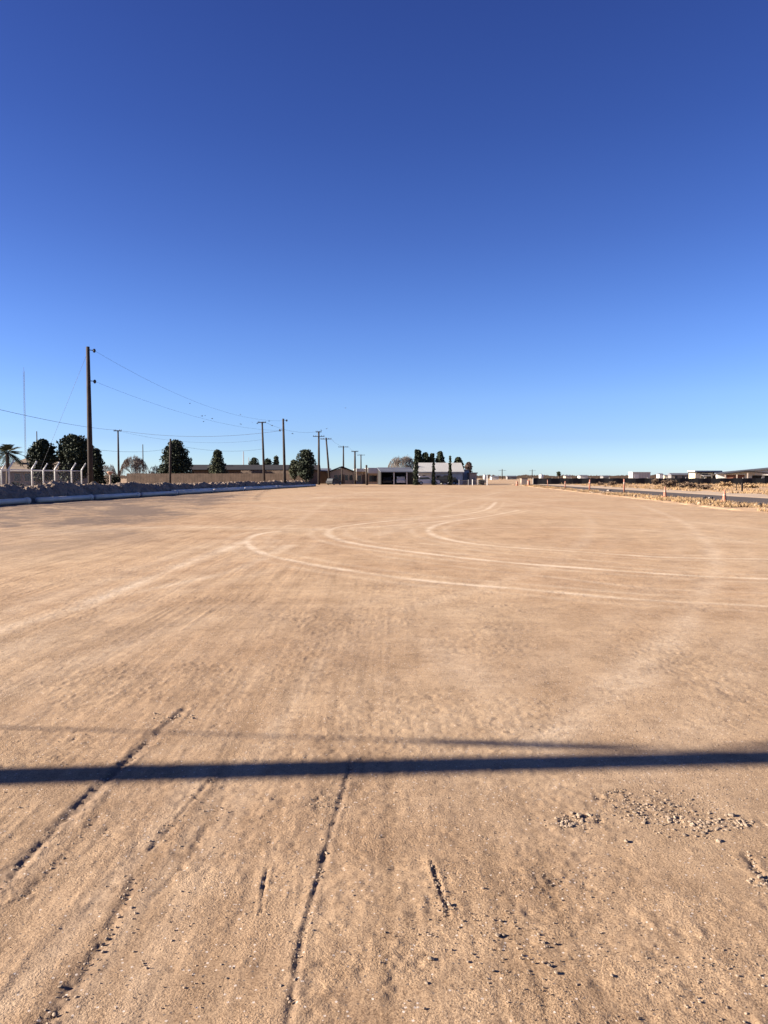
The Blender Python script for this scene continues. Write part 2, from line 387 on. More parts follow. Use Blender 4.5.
    for nm in ('track', 'dark', 'streak'):
        a = nd(t, 'ShaderNodeAttribute', attribute_name=nm); at[nm] = a.outputs['Fac']
    sk = ramp(math_('ADD', math_('MULTIPLY', at['streak'], 0.9), 0.5), [(0.2, (0.88, 0.87, 0.86)), (0.5, (1, 1, 1)), (0.8, (1.05, 1.05, 1.05))])
    c = mix(c, sk, 1.0, 'MULTIPLY')
    c = mix(c, (0.54, 0.42, 0.295), math_('MULTIPLY', at['track'], math_('MULTIPLY', math_('SUBTRACT', noise(9, 6, 0.8), 0.2), 2.5), True))
    c = mix(c, (0.145, 0.100, 0.070), math_('MULTIPLY', at['dark'], 0.82, True))
    # grit: scattered darker and lighter stones
    vo = nd(t, 'ShaderNodeTexVoronoi'); vo.inputs['Scale'].default_value = 52; L.new(P, vo.inputs['Vector'])
    stone = math_('LESS_THAN', vo.outputs['Distance'], 0.24)
    sc = nd(t, 'ShaderNodeSeparateColor'); L.new(vo.outputs['Color'], sc.inputs[0])
    c = mix(c, (0.14, 0.105, 0.08), math_('MULTIPLY', stone, math_('GREATER_THAN', sc.outputs[0], 0.82)))
    c = mix(c, (0.47, 0.39, 0.32), math_('MULTIPLY', stone, math_('LESS_THAN', sc.outputs[1], 0.14)))
    L.new(c, b.inputs['Base Color'])
    def bump(h, dist, prev=None):
        x = nd(t, 'ShaderNodeBump'); x.inputs['Strength'].default_value = 1; x.inputs['Distance'].default_value = dist
        L.new(h, x.inputs['Height'])
        if prev: L.new(prev, x.inputs['Normal'])
        return x.outputs['Normal']
    pm = ramp(noise(1.9, 6, 0.7), [(0.38, (0.22, 0.22, 0.22)), (0.62, (1.0, 1.0, 1.0))])
    n1 = bump(math_('MULTIPLY', noise(85, 3, 0.6), pm), 0.0026)
    n2 = bump(math_('MULTIPLY', noise(210, 2, 0.6), pm), 0.0027, n1)
    v2 = nd(t, 'ShaderNodeTexVoronoi'); v2.inputs['Scale'].default_value = 110; L.new(P, v2.inputs['Vector'])
    n3 = bump(math_('MULTIPLY', math_('SUBTRACT', 1, v2.outputs['Distance']), pm), 0.0014, n2)
    n4 = bump(noise(7, 5, 0.7), 0.0022, n3)
    L.new(n4, b.inputs['Normal'])
    return m
SOIL = None
G = ground()

# ------------------------------------------------------------------ strips: road, verge
def strip(name, fl, fr, y0, y1, step, z, m, n=12, relief=0.0, seed=5):
    ys = np.arange(y0, y1 + step, step); t = np.linspace(0, 1, n)
    X = fl(ys)[:, None] * (1 - t) + fr(ys)[:, None] * t; Y = np.repeat(ys[:, None], n, 1)
    Z = z + relief * (fbm(X * 0.9, Y * 0.9, 4, seed) + 0.45)
    Z[:, 0] = z if relief == 0 else -0.01; 
    V = np.stack([X, Y, Z], -1).reshape(-1, 3); i = np.arange(len(ys) - 1)[:, None] * n + np.arange(n - 1)[None, :]
    o = npmesh(name, V, np.stack([i, i + 1, i + n + 1, i + n], -1).reshape(-1, 4), m, smooth=True)
    return tag(o, kind='structure')
asphalt = mat('old_asphalt', (0.082, 0.060, 0.045), 0.9, 0.2, 0.5, 0.004, 60)
verge_m = mat('verge_soil', (0.52, 0.35, 0.20), 0.95, 0.25, 0.5, 0.02, 8, col2=(0.36, 0.22, 0.12))
sand_m = mat('pale_sand', (0.47, 0.345, 0.23), 0.95, 0.12, 0.5, 0.01, 10)
field_m = mat('field_soil', (0.48, 0.31, 0.17), 0.95, 0.3, 0.12, 0.02, 4, col2=(0.30, 0.19, 0.11))
road_n = lambda Y: 20.9 + 0.06 * (Y - 45)
road_f = lambda Y: 27.0 + 0.03 * (Y - 60)
wig = lambda Y: 0.5 * fbm(Y * 0.35, Y * 0 + 2, 4, 91)
strip('roadside_verge', lambda Y: lot_right(Y) + wig(Y), lambda Y: road_n(Y) + 0.1, 8, 150, 0.4, 0.008, verge_m, 20, 0.07)
strip('road', lambda Y: road_n(Y), lambda Y: road_f(Y), 5, 152, 4, 0.07, asphalt, 4)
strip('far_shoulder', lambda Y: road_f(Y) - 0.05, lambda Y: road_f(Y) + 5.5 + wig(Y), 5, 152, 1, 0.05, sand_m, 8, 0.05)
strip('scrub_field', lambda Y: road_f(Y) + 5.0, lambda Y: road_f(Y) + 130, 5, 160, 2, 0.05, field_m, 60, 0.10)
# road's painted edge line is worn away in the photograph: none is built

# ------------------------------------------------------------------ dirt bank on the left
bank_m = mat('spoil_bank_dirt', (0.24, 0.175, 0.125), 0.97, 0.3, 1.4, 0.03, 5)
def bank():
    ys = np.concatenate([np.arange(20, 70, 0.16), np.arange(70, 128, 0.3)])
    t = np.linspace(0, 1, 44); Wd = 4.6 - 0.012 * (ys - 40)
    base = pipe_line(ys) - 0.35
    X = base[:, None] - t[None, :] * Wd[:, None]; Y = np.repeat(ys[:, None], len(t), 1)
    prof = np.interp(t, [0, 0.06, 0.26, 0.36, 0.6, 0.9, 1], [-0.05, 0.22, 0.86, 1.0, 0.8, 0.1, -0.05])
    H = (1.10 - 0.003 * (ys - 40))[:, None] * (1 + 0.22 * fbm(Y * 0.35, X * 0.2, 3, 81)) 
    Z = prof[None, :] * H + (0.13 * fbm(X * .8, Y * .8, 2, 82) + 0.26 * fbm(X * 2.2, Y * 2.2, 3, 84, 0.6)) * np.clip(prof * 3, 0, 1)[None, :] 
    Z[-3:, :] = -0.05
    V = np.stack([X, Y, Z], -1).reshape(-1, 3); n = len(t); i = np.arange(len(ys) - 1)[:, None] * n + np.arange(n - 1)[None, :]
    o = npmesh('dirt_bank', V, np.stack([i, i + n, i + n + 1, i + 1], -1).reshape(-1, 4), bank_m, smooth=False)
    tag(o, kind='structure')
bank()

# ------------------------------------------------------------------ stones and clods
def ico():
    p = (1 + 5 ** .5) / 2
    v = np.array([(-1, p, 0), (1, p, 0), (-1, -p, 0), (1, -p, 0), (0, -1, p), (0, 1, p), (0, -1, -p), (0, 1, -p), (p, 0, -1), (p, 0, 1), (-p, 0, -1), (-p, 0, 1)], float)
    v /= np.linalg.norm(v[0])
    f = np.array([(0, 11, 5), (0, 5, 1), (0, 1, 7), (0, 7, 10), (0, 10, 11), (1, 5, 9), (5, 11, 4), (11, 10, 2), (10, 7, 6), (7, 1, 8), (3, 9, 4), (3, 4, 2), (3, 2, 6), (3, 6, 8), (3, 8, 9), (4, 9, 5), (2, 4, 11), (6, 2, 10), (8, 6, 7), (9, 8, 1)])
    return v, f
IV, IF = ico()
def stones(name, pos, size, m, flat=0.62):
    n = len(pos); jit = 1 + 0.5 * (rng.random((n, 12, 1)) - 0.5)
    sc = size[:, None] * np.stack([0.75 + 0.6 * rng.random(n), 0.75 + 0.6 * rng.random(n), flat * (0.7 + 0.5 * rng.random(n))], -1)
    V = IV[None] * jit * sc[:, None, :]
    a = rng.random(n) * 6.28; ca, sa = np.cos(a)[:, None], np.sin(a)[:, None]
    V = np.stack([V[..., 0] * ca - V[..., 1] * sa, V[..., 0] * sa + V[..., 1] * ca, V[..., 2]], -1) + pos[:, None, :]
    Fc = IF[None] + (np.arange(n) * 12)[:, None, None]
    return npmesh(name, V.reshape(-1, 3), Fc.reshape(-1, 3), m)
def gravel():
    P = []; Sz = []
    def put(x, y, s): s *= .72; P.append((x, y, s * 0.15)); Sz.append(s)
    n = 20000
    yy = 1.7 + 8.5 * rng.random(n) ** 1.5; xx = (rng.random(n) * 2 - 1) * (1.6 + 0.6 * yy)
    dens = vnoise(xx * 1.3, yy * 1.3, 95) + 0.5
    keep = dens > rng.random(n) * 1.1
    for x, y in zip(xx[keep], yy[keep]): put(x, y, 0.0028 + 0.0042 * rng.random() ** 4)
    def cluster(px, py, spx, spy, k, s0, s1):
        for _ in range(k):
            q = gp(px + rng.normal() * spx, py + rng.normal() * spy); put(q[0], q[1], s0 + (s1 - s0) * rng.random() ** 2.5)
    for a in ((575, 820, 10, 5, 80, .004, .019), (556, 824, 8, 3, 30, .003, .009), (625, 803, 14, 6, 110, .003, .010), (660, 814, 18, 7, 220, .003, .015),
              (710, 824, 22, 5, 170, .003, .018), (738, 824, 9, 4, 50, .004, .013), (700, 800, 35, 7, 120, .002, .007), (614, 792, 8, 3, 40, .003, .012),
              (505, 945, 45, 26, 120, .003, .009), (450, 925, 40, 30, 70, .002, .007), (545, 880, 20, 8, 90, .002, .006), (750, 865, 10, 8, 60, .003, .012), (763, 885, 6, 5, 40, .005, .015),
              (730, 975, 30, 18, 70, .002, .008), (440, 890, 8, 14, 40, .002, .007), (175, 718, 10, 4, 60, .004, .014), (200, 958, 40, 30, 60, .002, .007), (320, 803, 8, 4, 60, .003, .010),
              (690, 970, 40, 22, 50, .002, .008), (600, 940, 60, 40, 40, .002, .006), (280, 870, 12, 10, 40, .002, .007)): cluster(*a)
    for px, w in ((RUTS[0][0], 7), (RUTS[1][0], 4), (RUTS[4][0], 8), (RUTS[2][0], 3), (RUTS[6][0], 7), (RUTS[5][0], 6)):
        p = px
        for (a, b), (c, d) in zip(p[:-1], p[1:]):
            for _ in range(30):
                t = rng.random(); X_, Y_ = a + (c - a) * t, b + (d - b) * t
                if Y_ < 1060: q = gp(X_ + rng.normal() * w, Y_ + rng.normal() * 2); put(q[0], q[1], .002 + .008 * rng.random() ** 2.5)
    o = stones('gravel', np.array(P), np.array(Sz), M['clod'])
    tag(o, 'loose grit and small clods scattered over the tan lot', 'gravel', kind='stuff')
gravel()
CL = [(497, 936, .013, 'small pale stone with a sharp dark shadow in the pebble patch below the middle'), (483, 889, .011, 'dark little stone just right of the short rut, highest of the loose pebbles'),
      (549, 966, .012, 'little dark stone near the bottom, right end of the loose pebble patch'), (556, 973, .010, 'small stone touching the right side of a twin stone near the bottom'),
      (430, 959, .011, 'lone small dark stone below the short rut, left of the pebble patch'), (612, 976, .009, 'flat dark chip of stone low in the picture, right of the pebble patch'),
      (579, 816, .022, 'pale lump of dirt on the left end of the crumbled ridge'), (731, 816, .022, 'rounded pale clod on the right end of the crumbled ridge'),
      (19, 808, .013, 'lone dark stone at the left edge just under the long shadow band'), (760, 878, .020, 'clod beside the broken rut at the right edge'),
      (626, 842, .016, 'smooth half-buried pale clod just below the crumbled ridge'), (449, 905, .014, 'pale crumb of dirt on the right lip of the short rut')]
for px, py, s, lab in CL:
    s *= .72
    q = gp(px, py)
    o = stones('clod', np.array([(0, 0, 0.0)]), np.array([s]), M['clod'], 0.6)
    o.location = (q[0], q[1], s * 0.4); tag(o, lab, 'clod')
def bank_stones():
    n = 700; yy = 30 + 95 * rng.random(n) ** 1.3; t = rng.random(n)
    xx = pipe_line(yy) - 0.3 - t * 3.6; zz = np.interp(t, [0, .3, .45, 1], [0.1, .75, .95, .7])
    stones('bank_rubble', np.stack([xx, yy, zz], -1), 0.04 + 0.14 * rng.random(n) ** 3, M['clod'])
    tag(bpy.data.objects['bank_rubble'], 'clods and rubble lying over the spoil bank', 'rubble', kind='stuff')
bank_stones()

# ------------------------------------------------------------------ pipes along the bank
def pipe_seg(y0, y1, label, off=0.0, r=0.16, zc=None):
    a = Vector((pipe_line(y0) + off, y0, 0)); b = Vector((pipe_line(y1) + off, y1, 0)); L = (b - a).length
    t = thing('water_pipe', label, 'pipe', a, math.atan2(b.y - a.y, b.x - a.x), 'pipes laid along the foot of the bank')
    z = r + 0.02 if zc is None else zc
    MB().tube([(0, 0, z), (L - 0.35, 0, z)], r, 16).build('pipe_barrel', M['pipe'], t, smooth=True)
    MB().tube([(L - 0.35, 0, z), (L - 0.28, 0, z), (L - 0.22, 0, z), (L, 0, z)], [r + .004, r * 1.22, r * 1.22, r * 1.2], 16).build('pipe_bell', M['pipe'], t, smooth=True)
    MB().tube([(L + 0.001, 0, z), (L + 0.03, 0, z)], r * 1.04, 16).build('gasket', M['gasket'], t)
ypx = lambda px: (lambda s: s)(next(y for y in np.arange(30, 140, .05) if pipe_line(y) / y >= (px - 384) / F))
segs = [(31, ypx(29) - .1), (ypx(37), ypx(91)), (ypx(95), ypx(138)), (ypx(142), ypx(176)), (ypx(178), ypx(212)), (ypx(214), ypx(243)), (ypx(245), ypx(277)), (ypx(279), ypx(315))]
plab = ['blue-white pipe at the left edge, nearest of the row at the foot of the bank', 'long blue-white pipe below the angled fence posts, second of the row', 'pipe lying right of the tall pole, third of the row along the bank',
        'fourth pipe of the row, just right of the gap below the thin crossarm pole', 'fifth pipe of the row, ending below the big round pine', 'sixth pipe of the row, below the cone-shaped pine', 'seventh pipe of the row, ending at the foot of the pole by the bank', 'farthest pipe of the row, ending where the bank ends']
for (a, b), l in zip(segs, plab): pipe_seg(a, b, l)
for (a, b), l in zip([(68, 79), (79.6, 92), (92.6, 106)], ['pipe resting higher against the bank behind the row, nearest of three', 'pipe resting higher against the bank, middle one of three', 'pipe resting higher against the bank, farthest of three']):
    pipe_seg(a, b, l, -0.48, 0.09, 0.33)

# ------------------------------------------------------------------ poles and wires
def pole(px, d, top, label, name='utility_pole', r=0.16, lean=0.0, arms=(), insul=None, cat='utility pole', m=None, base=0.0, group='wooden utility poles along the left side'):
    x = gx(px, d); h = hz(top, d)
    t = thing(name, label, cat, (x, d, base), 0, group)
    m = m or M['wood_pole']
    MB().tube([(0, 0, -0.3), (lean * .5, 0, h * .5), (lean, 0, h)], [r * 1.15, r, r * 0.72], 10).build('shaft', m, t, smooth=True)
    for k, (dz, w) in enumerate(arms):
        a = MB().box(lean - w / 2, lean + w / 2, -r * 1.6, -r * 0.8, h - dz - .06, h - dz + .06).build('crossarm', m, t)
        for s in (-.92, -.5, .5, .92): MB().lathe([(.03, h - dz + .06), (.06, h - dz + .10), (.04, h - dz + .16), (.05, h - dz + .22)], 8, (lean + s * w / 2, -r * 1.2)).build('insulator', M['dark'], a)
    if insul:
        for dz, s in insul:
            b = MB().tube([(lean + s * r * .5, 0, h - dz), (lean + s * (r + .32), 0, h - dz - .05)], .035, 6)
            b.lathe([(.05, h - dz - .22), (.12, h - dz - .12), (.12, h - dz), (.06, h - dz + .08)], 8, (lean + s * (r + .32), 0))
            b.build('insulator', M['dark'], t)
    return Vector((x + lean, d, h))
P1 = pole(91, 62, 348, 'tallest bare wooden pole, standing in the bank beside the angled fence posts', r=0.19, lean=-0.05, insul=[(0.25, 1), (2.7, 1)])
P119 = pole(119, 120, 430.5, 'slim pole with a short crossarm left of the bare tree', r=0.15, arms=[(0.1, 1.2)])
P170 = pole(170, 100, 439, 'brown pole standing in front of the large round pine', r=0.15, lean=.15)
P263 = pole(264.5, 125, 422, 'pole with a short crossarm behind the brown board fence, left one of the central pair', r=0.18, lean=-0.3, arms=[(0.15, 1.3)])
P284 = pole(285, 112, 419, 'tall pole without crossarm at the end of the bank, right one of the central pair', r=0.19, lean=-0.2, insul=[(1.6, -1), (0.2, 1)])
P319 = pole(319, 150, 431.5, 'pole carrying two crossarms, just right of the bushy pine', r=0.22, arms=[(0.15, 1.1), (1.0, 2.2)])
P328 = pole(330, 155, 438, 'pole leaning to the left with one wide crossarm, beside the black car', r=0.2, lean=-0.75, arms=[(0.25, 2.2)])
P343 = pole(343.5, 200, 446, 'pole with a wide crossarm rising behind the gabled house', r=0.22, arms=[(0.3, 2.6)])
P355 = pole(355, 160, 451, 'shorter pole right of the gabled house with a faint crossarm', r=0.22, arms=[(0.15, 1.4)])
P361 = pole(361, 260, 454.5, 'farthest of the crossarm poles, above the white fascia building', r=0.24, arms=[(0.25, 2.6)])
pole(367, 145, 465, 'thick dark short post at the corner of the white fascia building', name='short_pole', r=0.24, lean=-.1, group=None, cat='pole')
pole(342, 158, 468, 'dark post in front of the middle of the gabled house', name='short_pole', r=0.14, group=None, cat='pole')
pole(38, 130, 431.5, 'thin bare pole sticking up above the left round tree', r=0.10, group=None, name='thin_pole', cat='pole')
pole(143.5, 150, 444.5, 'thin pole beside the bare tree behind the bank', r=0.10, group=None, name='thin_pole', cat='pole')
pole(243.8, 260, 451.5, 'thin steel pole above the long dark building', r=0.17, group=None, name='thin_pole', cat='pole', m=M['mast'])
pole(249, 260, 457.5, 'shortest thin pole above the dark roof, right of the steel one', r=0.12, group=None, name='thin_pole', cat='pole', m=M['mast'])
pole(502, 420, 469, 'far-off crossarm pole right of the low shed', r=0.25, group='far poles on the horizon', arms=[(0.8, 4)])
pole(532, 480, 469.5, 'far-off crossarm pole above the left end of the black fence', r=0.25, group='far poles on the horizon', arms=[(0.8, 4)])
# mast
def mast():
    d = 300; x = gx(26.5, d); h = hz(372, d)
    t = thing('radio_mast', 'very tall hair-thin lattice mast rising at the far left', 'radio mast', (x, d, 0))
    mb = MB()
    c = [(0.28 * math.cos(a), 0.28 * math.sin(a)) for a in (R(90), R(210), R(330))]
    for q in c: mb.tube([(q[0], q[1], 0), (q[0], q[1], h)], .045, 5)
    z = 0; k = 0
    while z < h - 1:
        for j in range(3):
            a, b = c[j], c[(j + 1) % 3]; mb.tube([(*a, z), (*b, z + 1)], .02, 3, False)
        z += 1
    mb.build('lattice', M['mast'], t)
    MB().tube([(0, 0, h), (0, 0, h + 1.5)], .05, 5).build('antenna', M['mast'], t)
mast()
def wire(a, b, sag, label, r=0.014, n=16, name='power_line', cat='power line', group='overhead wires'):
    a = Vector(a); b = Vector(b); pts = []
    for k in range(n + 1):
        t = k / n; p = a.lerp(b, t); p.z -= 4 * sag * t * (1 - t); pts.append(p - a)
    o = MB().tube(pts, r, 5).build(name, M['wire'], loc=a, smooth=True); return tag(o, label, cat, group)
# a pole outside the picture on the left carries the nearest span
Pout = pole(-40, 50, 400, 'wooden pole beyond the left edge of the view', r=0.17)
wire(Pout, (P119.x, P119.y, P119.z), 0.35, 'wire crossing the left sky, entering at the left edge and reaching the slim crossarm pole', 0.017)
wire(P119, (P284.x - .5, P284.y, P284.z - 1.75), 0.9, 'wire sagging from the slim crossarm pole across to the central pair of poles', 0.019, 24)
wire(P119 - Vector((.4, 0, 0)), (P263.x, P263.y, P263.z - 2.9), 1.1, 'fainter lower wire sagging above the big round pine', 0.010, 24)
wire((P1.x + .5, P1.y, P1.z - .3), (P284.x, P284.y, P284.z - .3), 1.5, 'upper wire running down from the top of the tallest pole', 0.008, 28)
wire((P1.x + .5, P1.y, P1.z - 2.75), (P284.x, P284.y, P284.z - 1.7), 1.0, 'lower wire running down from the side bracket of the tallest pole', 0.008, 28)
wire((P1.x, P1.y, P1.z - .4), (gx(30, 66), 66, 0.0), 0.0, 'guy wire dropping steeply leftwards from the top of the tallest pole', 0.009, 6, 'guy_wire', 'guy wire', None)
wire(P170 - Vector((0, 0, .7)), P263 - Vector((0, 0, 4.4)), 0.6, 'low faint wire from the brown pole past the cone-shaped pine', 0.013)
wire((P1.x, P1.y, hz(449, 62)), P170 - Vector((0, 0, 1.2)), 0.35, 'low faint wire between the tallest pole and the brown pole', 0.011)
wire(P319 + Vector((-.5, 0, -.1)), P263 + Vector((.5, 0, -.1)), 0.7, 'faint wire from the double crossarm pole back to the central pair', 0.013)
wire(P319 + Vector((1, 0, -1)), P328 + Vector((1, 0, -.2)), 0.1, 'short wire between the double crossarm pole and the leaning pole', 0.012)
wire(P328 + Vector((1, 0, -.2)), P343 + Vector((1.2, 0, -.2)), 0.6, 'wire from the leaning pole to the pole behind the gabled house', 0.012)
wire(P343 + Vector((1.2, 0, -.2)), P361 + Vector((1.2, 0, -.2)), 0.6, 'wire from the pole behind the gabled house to the farthest crossarm pole', 0.012)

# pole and guy standing left of the photographer, outside the frame: they throw the dark band on the lot
SUN_EL, SUN_AZ = R(19), R(3.75)
def shadow_pole():
    bx, by = -13.0, 4.040 + .0656 * (-13 + 2.05)
    t = thing('utility_pole', 'wooden pole left of the view that throws the long dark shadow band', 'utility pole', (bx, by, 0), 0, 'wooden utility poles along the left side')
    MB().tube([(0, 0, -.3), (0, 0, 5), (0, 0, 11)], [.15, .125, .11], 14).build('shaft', M['wood_pole'], t, smooth=True)
    a = MB().box(-1.1, 1.1, -.26, -.16, 10.5, 10.62).build('crossarm', M['wood_pole'], t)
    za = (2.7 - bx) / math.cos(SUN_AZ) * math.tan(SUN_EL)
    A = Vector((0, 0, za)); Gd = Vector((2.0, 4.89 - .0917 * (-11 + 2.44) - by, 0)); 
    g = MB().tube([A, Gd], .013, 6)
    g.build('guy_wire', M['wire'], t)
    MB().tube([A.lerp(Gd, .08), A.lerp(Gd, .095), A.lerp(Gd, .165), A.lerp(Gd, .19)], [.013, .05, .05, .013], 8).build('guy_insulator', M['dark'], t, smooth=True)
    # service cables strapped to the shaft on short brackets
    c = MB()
    c.tube([(0.0, .20, 5.2), (0.0, .20, 10.4)], .035, 8)
    for z in (5.4, 6.6, 8, 9.5): c.box(-.02, .02, .08, .20, z, z + .04)
    c.build('cable_riser', M['dark'], t, smooth=True)
shadow_pole()

# ------------------------------------------------------------------ chain-link fence with angled arms
def fence():
    t = thing('chain_link_fence', 'galvanised chain-link fence whose white posts end in arms angled right, behind the bank', 'fence', (0, 0, 0))
    X0 = -24.5
    posts = [(X0, 38), (X0, 41), (X0, 44.1), (X0, 47.2), (X0, 50.3), (X0, 53.6), (X0 + .1, 57.1), (X0, 60.4), (X0, 62.4), (-27.6, 62.4), (-31, 62.4)]
    for x, y in posts:
        p = MB().tube([(0, 0, 0), (0, 0, 2.12), (.32, 0, 2.62)], [.062, .062, .05], 8).build('post', M['galv'], t, (x, y, 0), smooth=True)
        MB().lathe([(.055, 0), (.06, .05), (.02, .09)], 8).build('cap', M['galv'], p, (.32, 0, 2.6))
    MB().tube([(X0, 38, 2.05), (X0, 62.4, 2.05)], .032, 6).tube([(X0, 62.4, 2.05), (-31, 62.4, 2.05)], .032, 6).build('top_rail', M['galv'], t)
    MB().tube([(X0, 38, .95), (X0, 62.4, .95)], .02, 6).build('middle_rail', M['galv'], t)
    f = MB(); s = 0.14
    y = 38 - 2.0
    while y < 62.4:
        for sg in (1, -1):
            a0, a1 = y, y + 2.0
            z0, z1 = (0.03, 2.03) if sg > 0 else (2.03, 0.03)
            if a0 < 38: z0 += (38 - a0) * sg; a0 = 38
            if a1 > 62.4: z1 -= (a1 - 62.4) * sg; a1 = 62.4
            f.tube([(X0, a0, z0), (X0, a1, z1)], .002, 3, False)
        y += s
    f.build('wire_mesh', M['galv'], t)
    b = MB()
    for k in range(3):
        u = .1 + .1 * k
        b.tube([(X0 + u, 38, 2.12 + .5 * u / .32), (X0 + u, 62.4, 2.12 + .5 * u / .32)], .005, 4, False)
    b.build('barbed_strands', M['wire'], t)
fence()

# ------------------------------------------------------------------ vegetation
def leaves(centers, radii, n, size, shell=0.55):
    """leaf clump faces spread through ellipsoid lobes -> arrays"""
    centers = np.array(centers, float); radii = np.array(radii, float)
    w = (radii[:, 0] * radii[:, 1] * radii[:, 2]) ** (2 / 3); w /= w.sum()
    idx = rng.choice(len(centers), n, p=w)
    d = rng.normal(size=(n, 3)); d /= np.linalg.norm(d, axis=1)[:, None]
    r = shell + (1.05 - shell) * rng.random(n) ** 0.7
    P = centers[idx] + d * r[:, None] * radii[idx]
    a = rng.normal(size=(n, 3)); a /= np.linalg.norm(a, axis=1)[:, None]
    b = np.cross(a, rng.normal(size=(n, 3))); b /= np.linalg.norm(b, axis=1)[:, None]
    s = size * (0.6 + 0.8 * rng.random(n))[:, None]
    V = np.stack([P - a * s - b * s * .4, P + a * s * .3 - b * s * .7, P + a * s + b * s * .3, P - a * s * .2 + b * s * .7], 1)
    return V.reshape(-1, 3), np.arange(n * 4).reshape(n, 4)
def pine(px, d, top, base_py, wpx, label, n=3500, m='leaf', shape='round', trunk=0.22, cat='tree', name='pine_tree', group='dark evergreens along the left side', size=0.16, seed=None):
    x = gx(px, d); H = hz(top, d); W = wpx * d / F; bot = max(0.3, hz(base_py, d))
    t = thing(name, label, cat, (x, d, 0), 0, group)
    n = int(n * 1.5); size *= .8
    C = []; Rr = []
    k = 26
    for i in range(k):
        u = (i + .5) / k; z = bot + (H - bot) * u
        if shape == 'round': rad = W / 2 * math.sqrt(max(.08, 1 - (2 * u - .9) ** 2 * .8)) if u > .45 else W / 2 * (.72 + .6 * u)
        elif shape == 'cone': rad = W / 2 * (1.05 - u) ** .7
        elif shape == 'dome': rad = W / 2 * min(1, (1.04 - u) ** .5 * 1.12)
        else: rad = W / 2 * min(1, 1.6 * (1.02 - u) ** .5, .6 + 2 * u)
        rad = min(rad, W / 2)
        s = (0.36 * W / 2 * (1.15 - .5 * u) + .15) if shape != 'column' else W / 2 * .8 * (1.1 - .6 * u)
        for j in range(3 if shape != 'column' else 1):
            a = random.random() * 6.28; rr = max(0, rad - s) * (random.random() ** .35 if shape != 'column' else .4)
            C.append((rr * math.cos(a), rr * math.sin(a), min(z + random.uniform(-.2, .2), H - s * .8))); Rr.append((s * random.uniform(.75, 1.2), s * random.uniform(.75, 1.2), s * random.uniform(.6, .95)))
    V, Fc = leaves(C, Rr, n, size)
    npmesh('crown', V, Fc, M[m], t)
    tr = MB().tube([(0, 0, -.2), (.05, 0, bot), (0, 0, H * .8)], [trunk, trunk * .8, trunk * .3], 8)
    for _ in range(12):
        c = random.choice(C); z0 = max(bot * .6, c[2] - 1.2); tr.tube([(0, 0, z0), (c[0] * .9, c[1] * .9, c[2])], [trunk * .35, trunk * .1], 5, False)
    tr.build('trunk', M['bark'], t, smooth=True)
    return t
pine(43, 84, 439.5, 475, 31, 'round dark evergreen left of its two neighbours, under the thin bare pole', 5200)
pine(74, 84, 435, 475, 45, 'broadest dark evergreen, domed, just left of the tallest pole', 9000)
pine(97, 88, 448.5, 478, 17, 'small dark evergreen hugging the right side of the tallest pole', 2600)
pine(176, 141, 440, 475, 37, 'large dark pine with a pointed dome behind the brown pole', 8500, size=.2, shape='dome')
pine(218, 146, 450, 476, 25, 'cone-shaped medium pine in front of the long dark building', 3500, 'leaf_light', 'cone')
pine(254.5, 185, 457.5, 474, 14, 'small rounded pine top above the dark roof, left of the central poles', 1500, size=.2)
pine(268, 185, 458.5, 474, 13, 'small pine top half hidden behind the crossarm pole', 1400, size=.2)
pine(276.5, 185, 456, 474, 12, 'small pine top between the two central poles', 1400, 'leaf_light', 'cone', size=.2)
pine(305.5, 125, 449.5, 476, 25, 'bushy dark pine at the right end of the brown board fence', 4500)
pine(294, 130, 460, 476, 13, 'lighter scruffy shrub-like pine left of the bushy pine', 1600, 'leaf_light')
pine(416, 143, 449.5, 484, 6.5, 'tallest column-shaped cypress, at the left corner of the white-roofed house', 2600, shape='column', group='cypresses before the white-roofed house', name='cypress_tree', trunk=.12, size=.14)
pine(433.5, 143, 461, 484, 4.6, 'middle column-shaped cypress in front of the white roof', 1800, shape='column', group='cypresses before the white-roofed house', name='cypress_tree', trunk=.1, size=.13)
pine(450, 143, 456, 484, 5, 'right column-shaped cypress in front of the white roof', 2000, shape='column', group='cypresses before the white-roofed house', name='cypress_tree', trunk=.1, size=.13)
for px, top, w, m, l in ((418.5, 450, 9, 'leaf', 'dark pine head behind the tallest cypress'), (425.5, 452.5, 10, 'leaf', 'pine behind the white roof, between tallest and middle cypress'),
                         (432, 453.5, 8, 'leaf_light', 'pine tip straight above the middle cypress'), (440, 451.5, 10, 'leaf', 'broad pine behind the white roof right of the middle cypress'),
                         (458, 457, 11, 'leaf_light', 'lighter green tree above the right end of the white roof')):
    pine(px, 178, top, 474, w * 1.45, l, 3000, m, 'dome' if w > 8 else 'cone', group='trees behind the white-roofed house', size=.22)
pine(468.5, 172, 462, 474, 9, 'rusty brown tree at the right end of the white-roofed house', 1300, 'leaf_red', group='trees behind the white-roofed house', name='leafy_tree', size=.18)
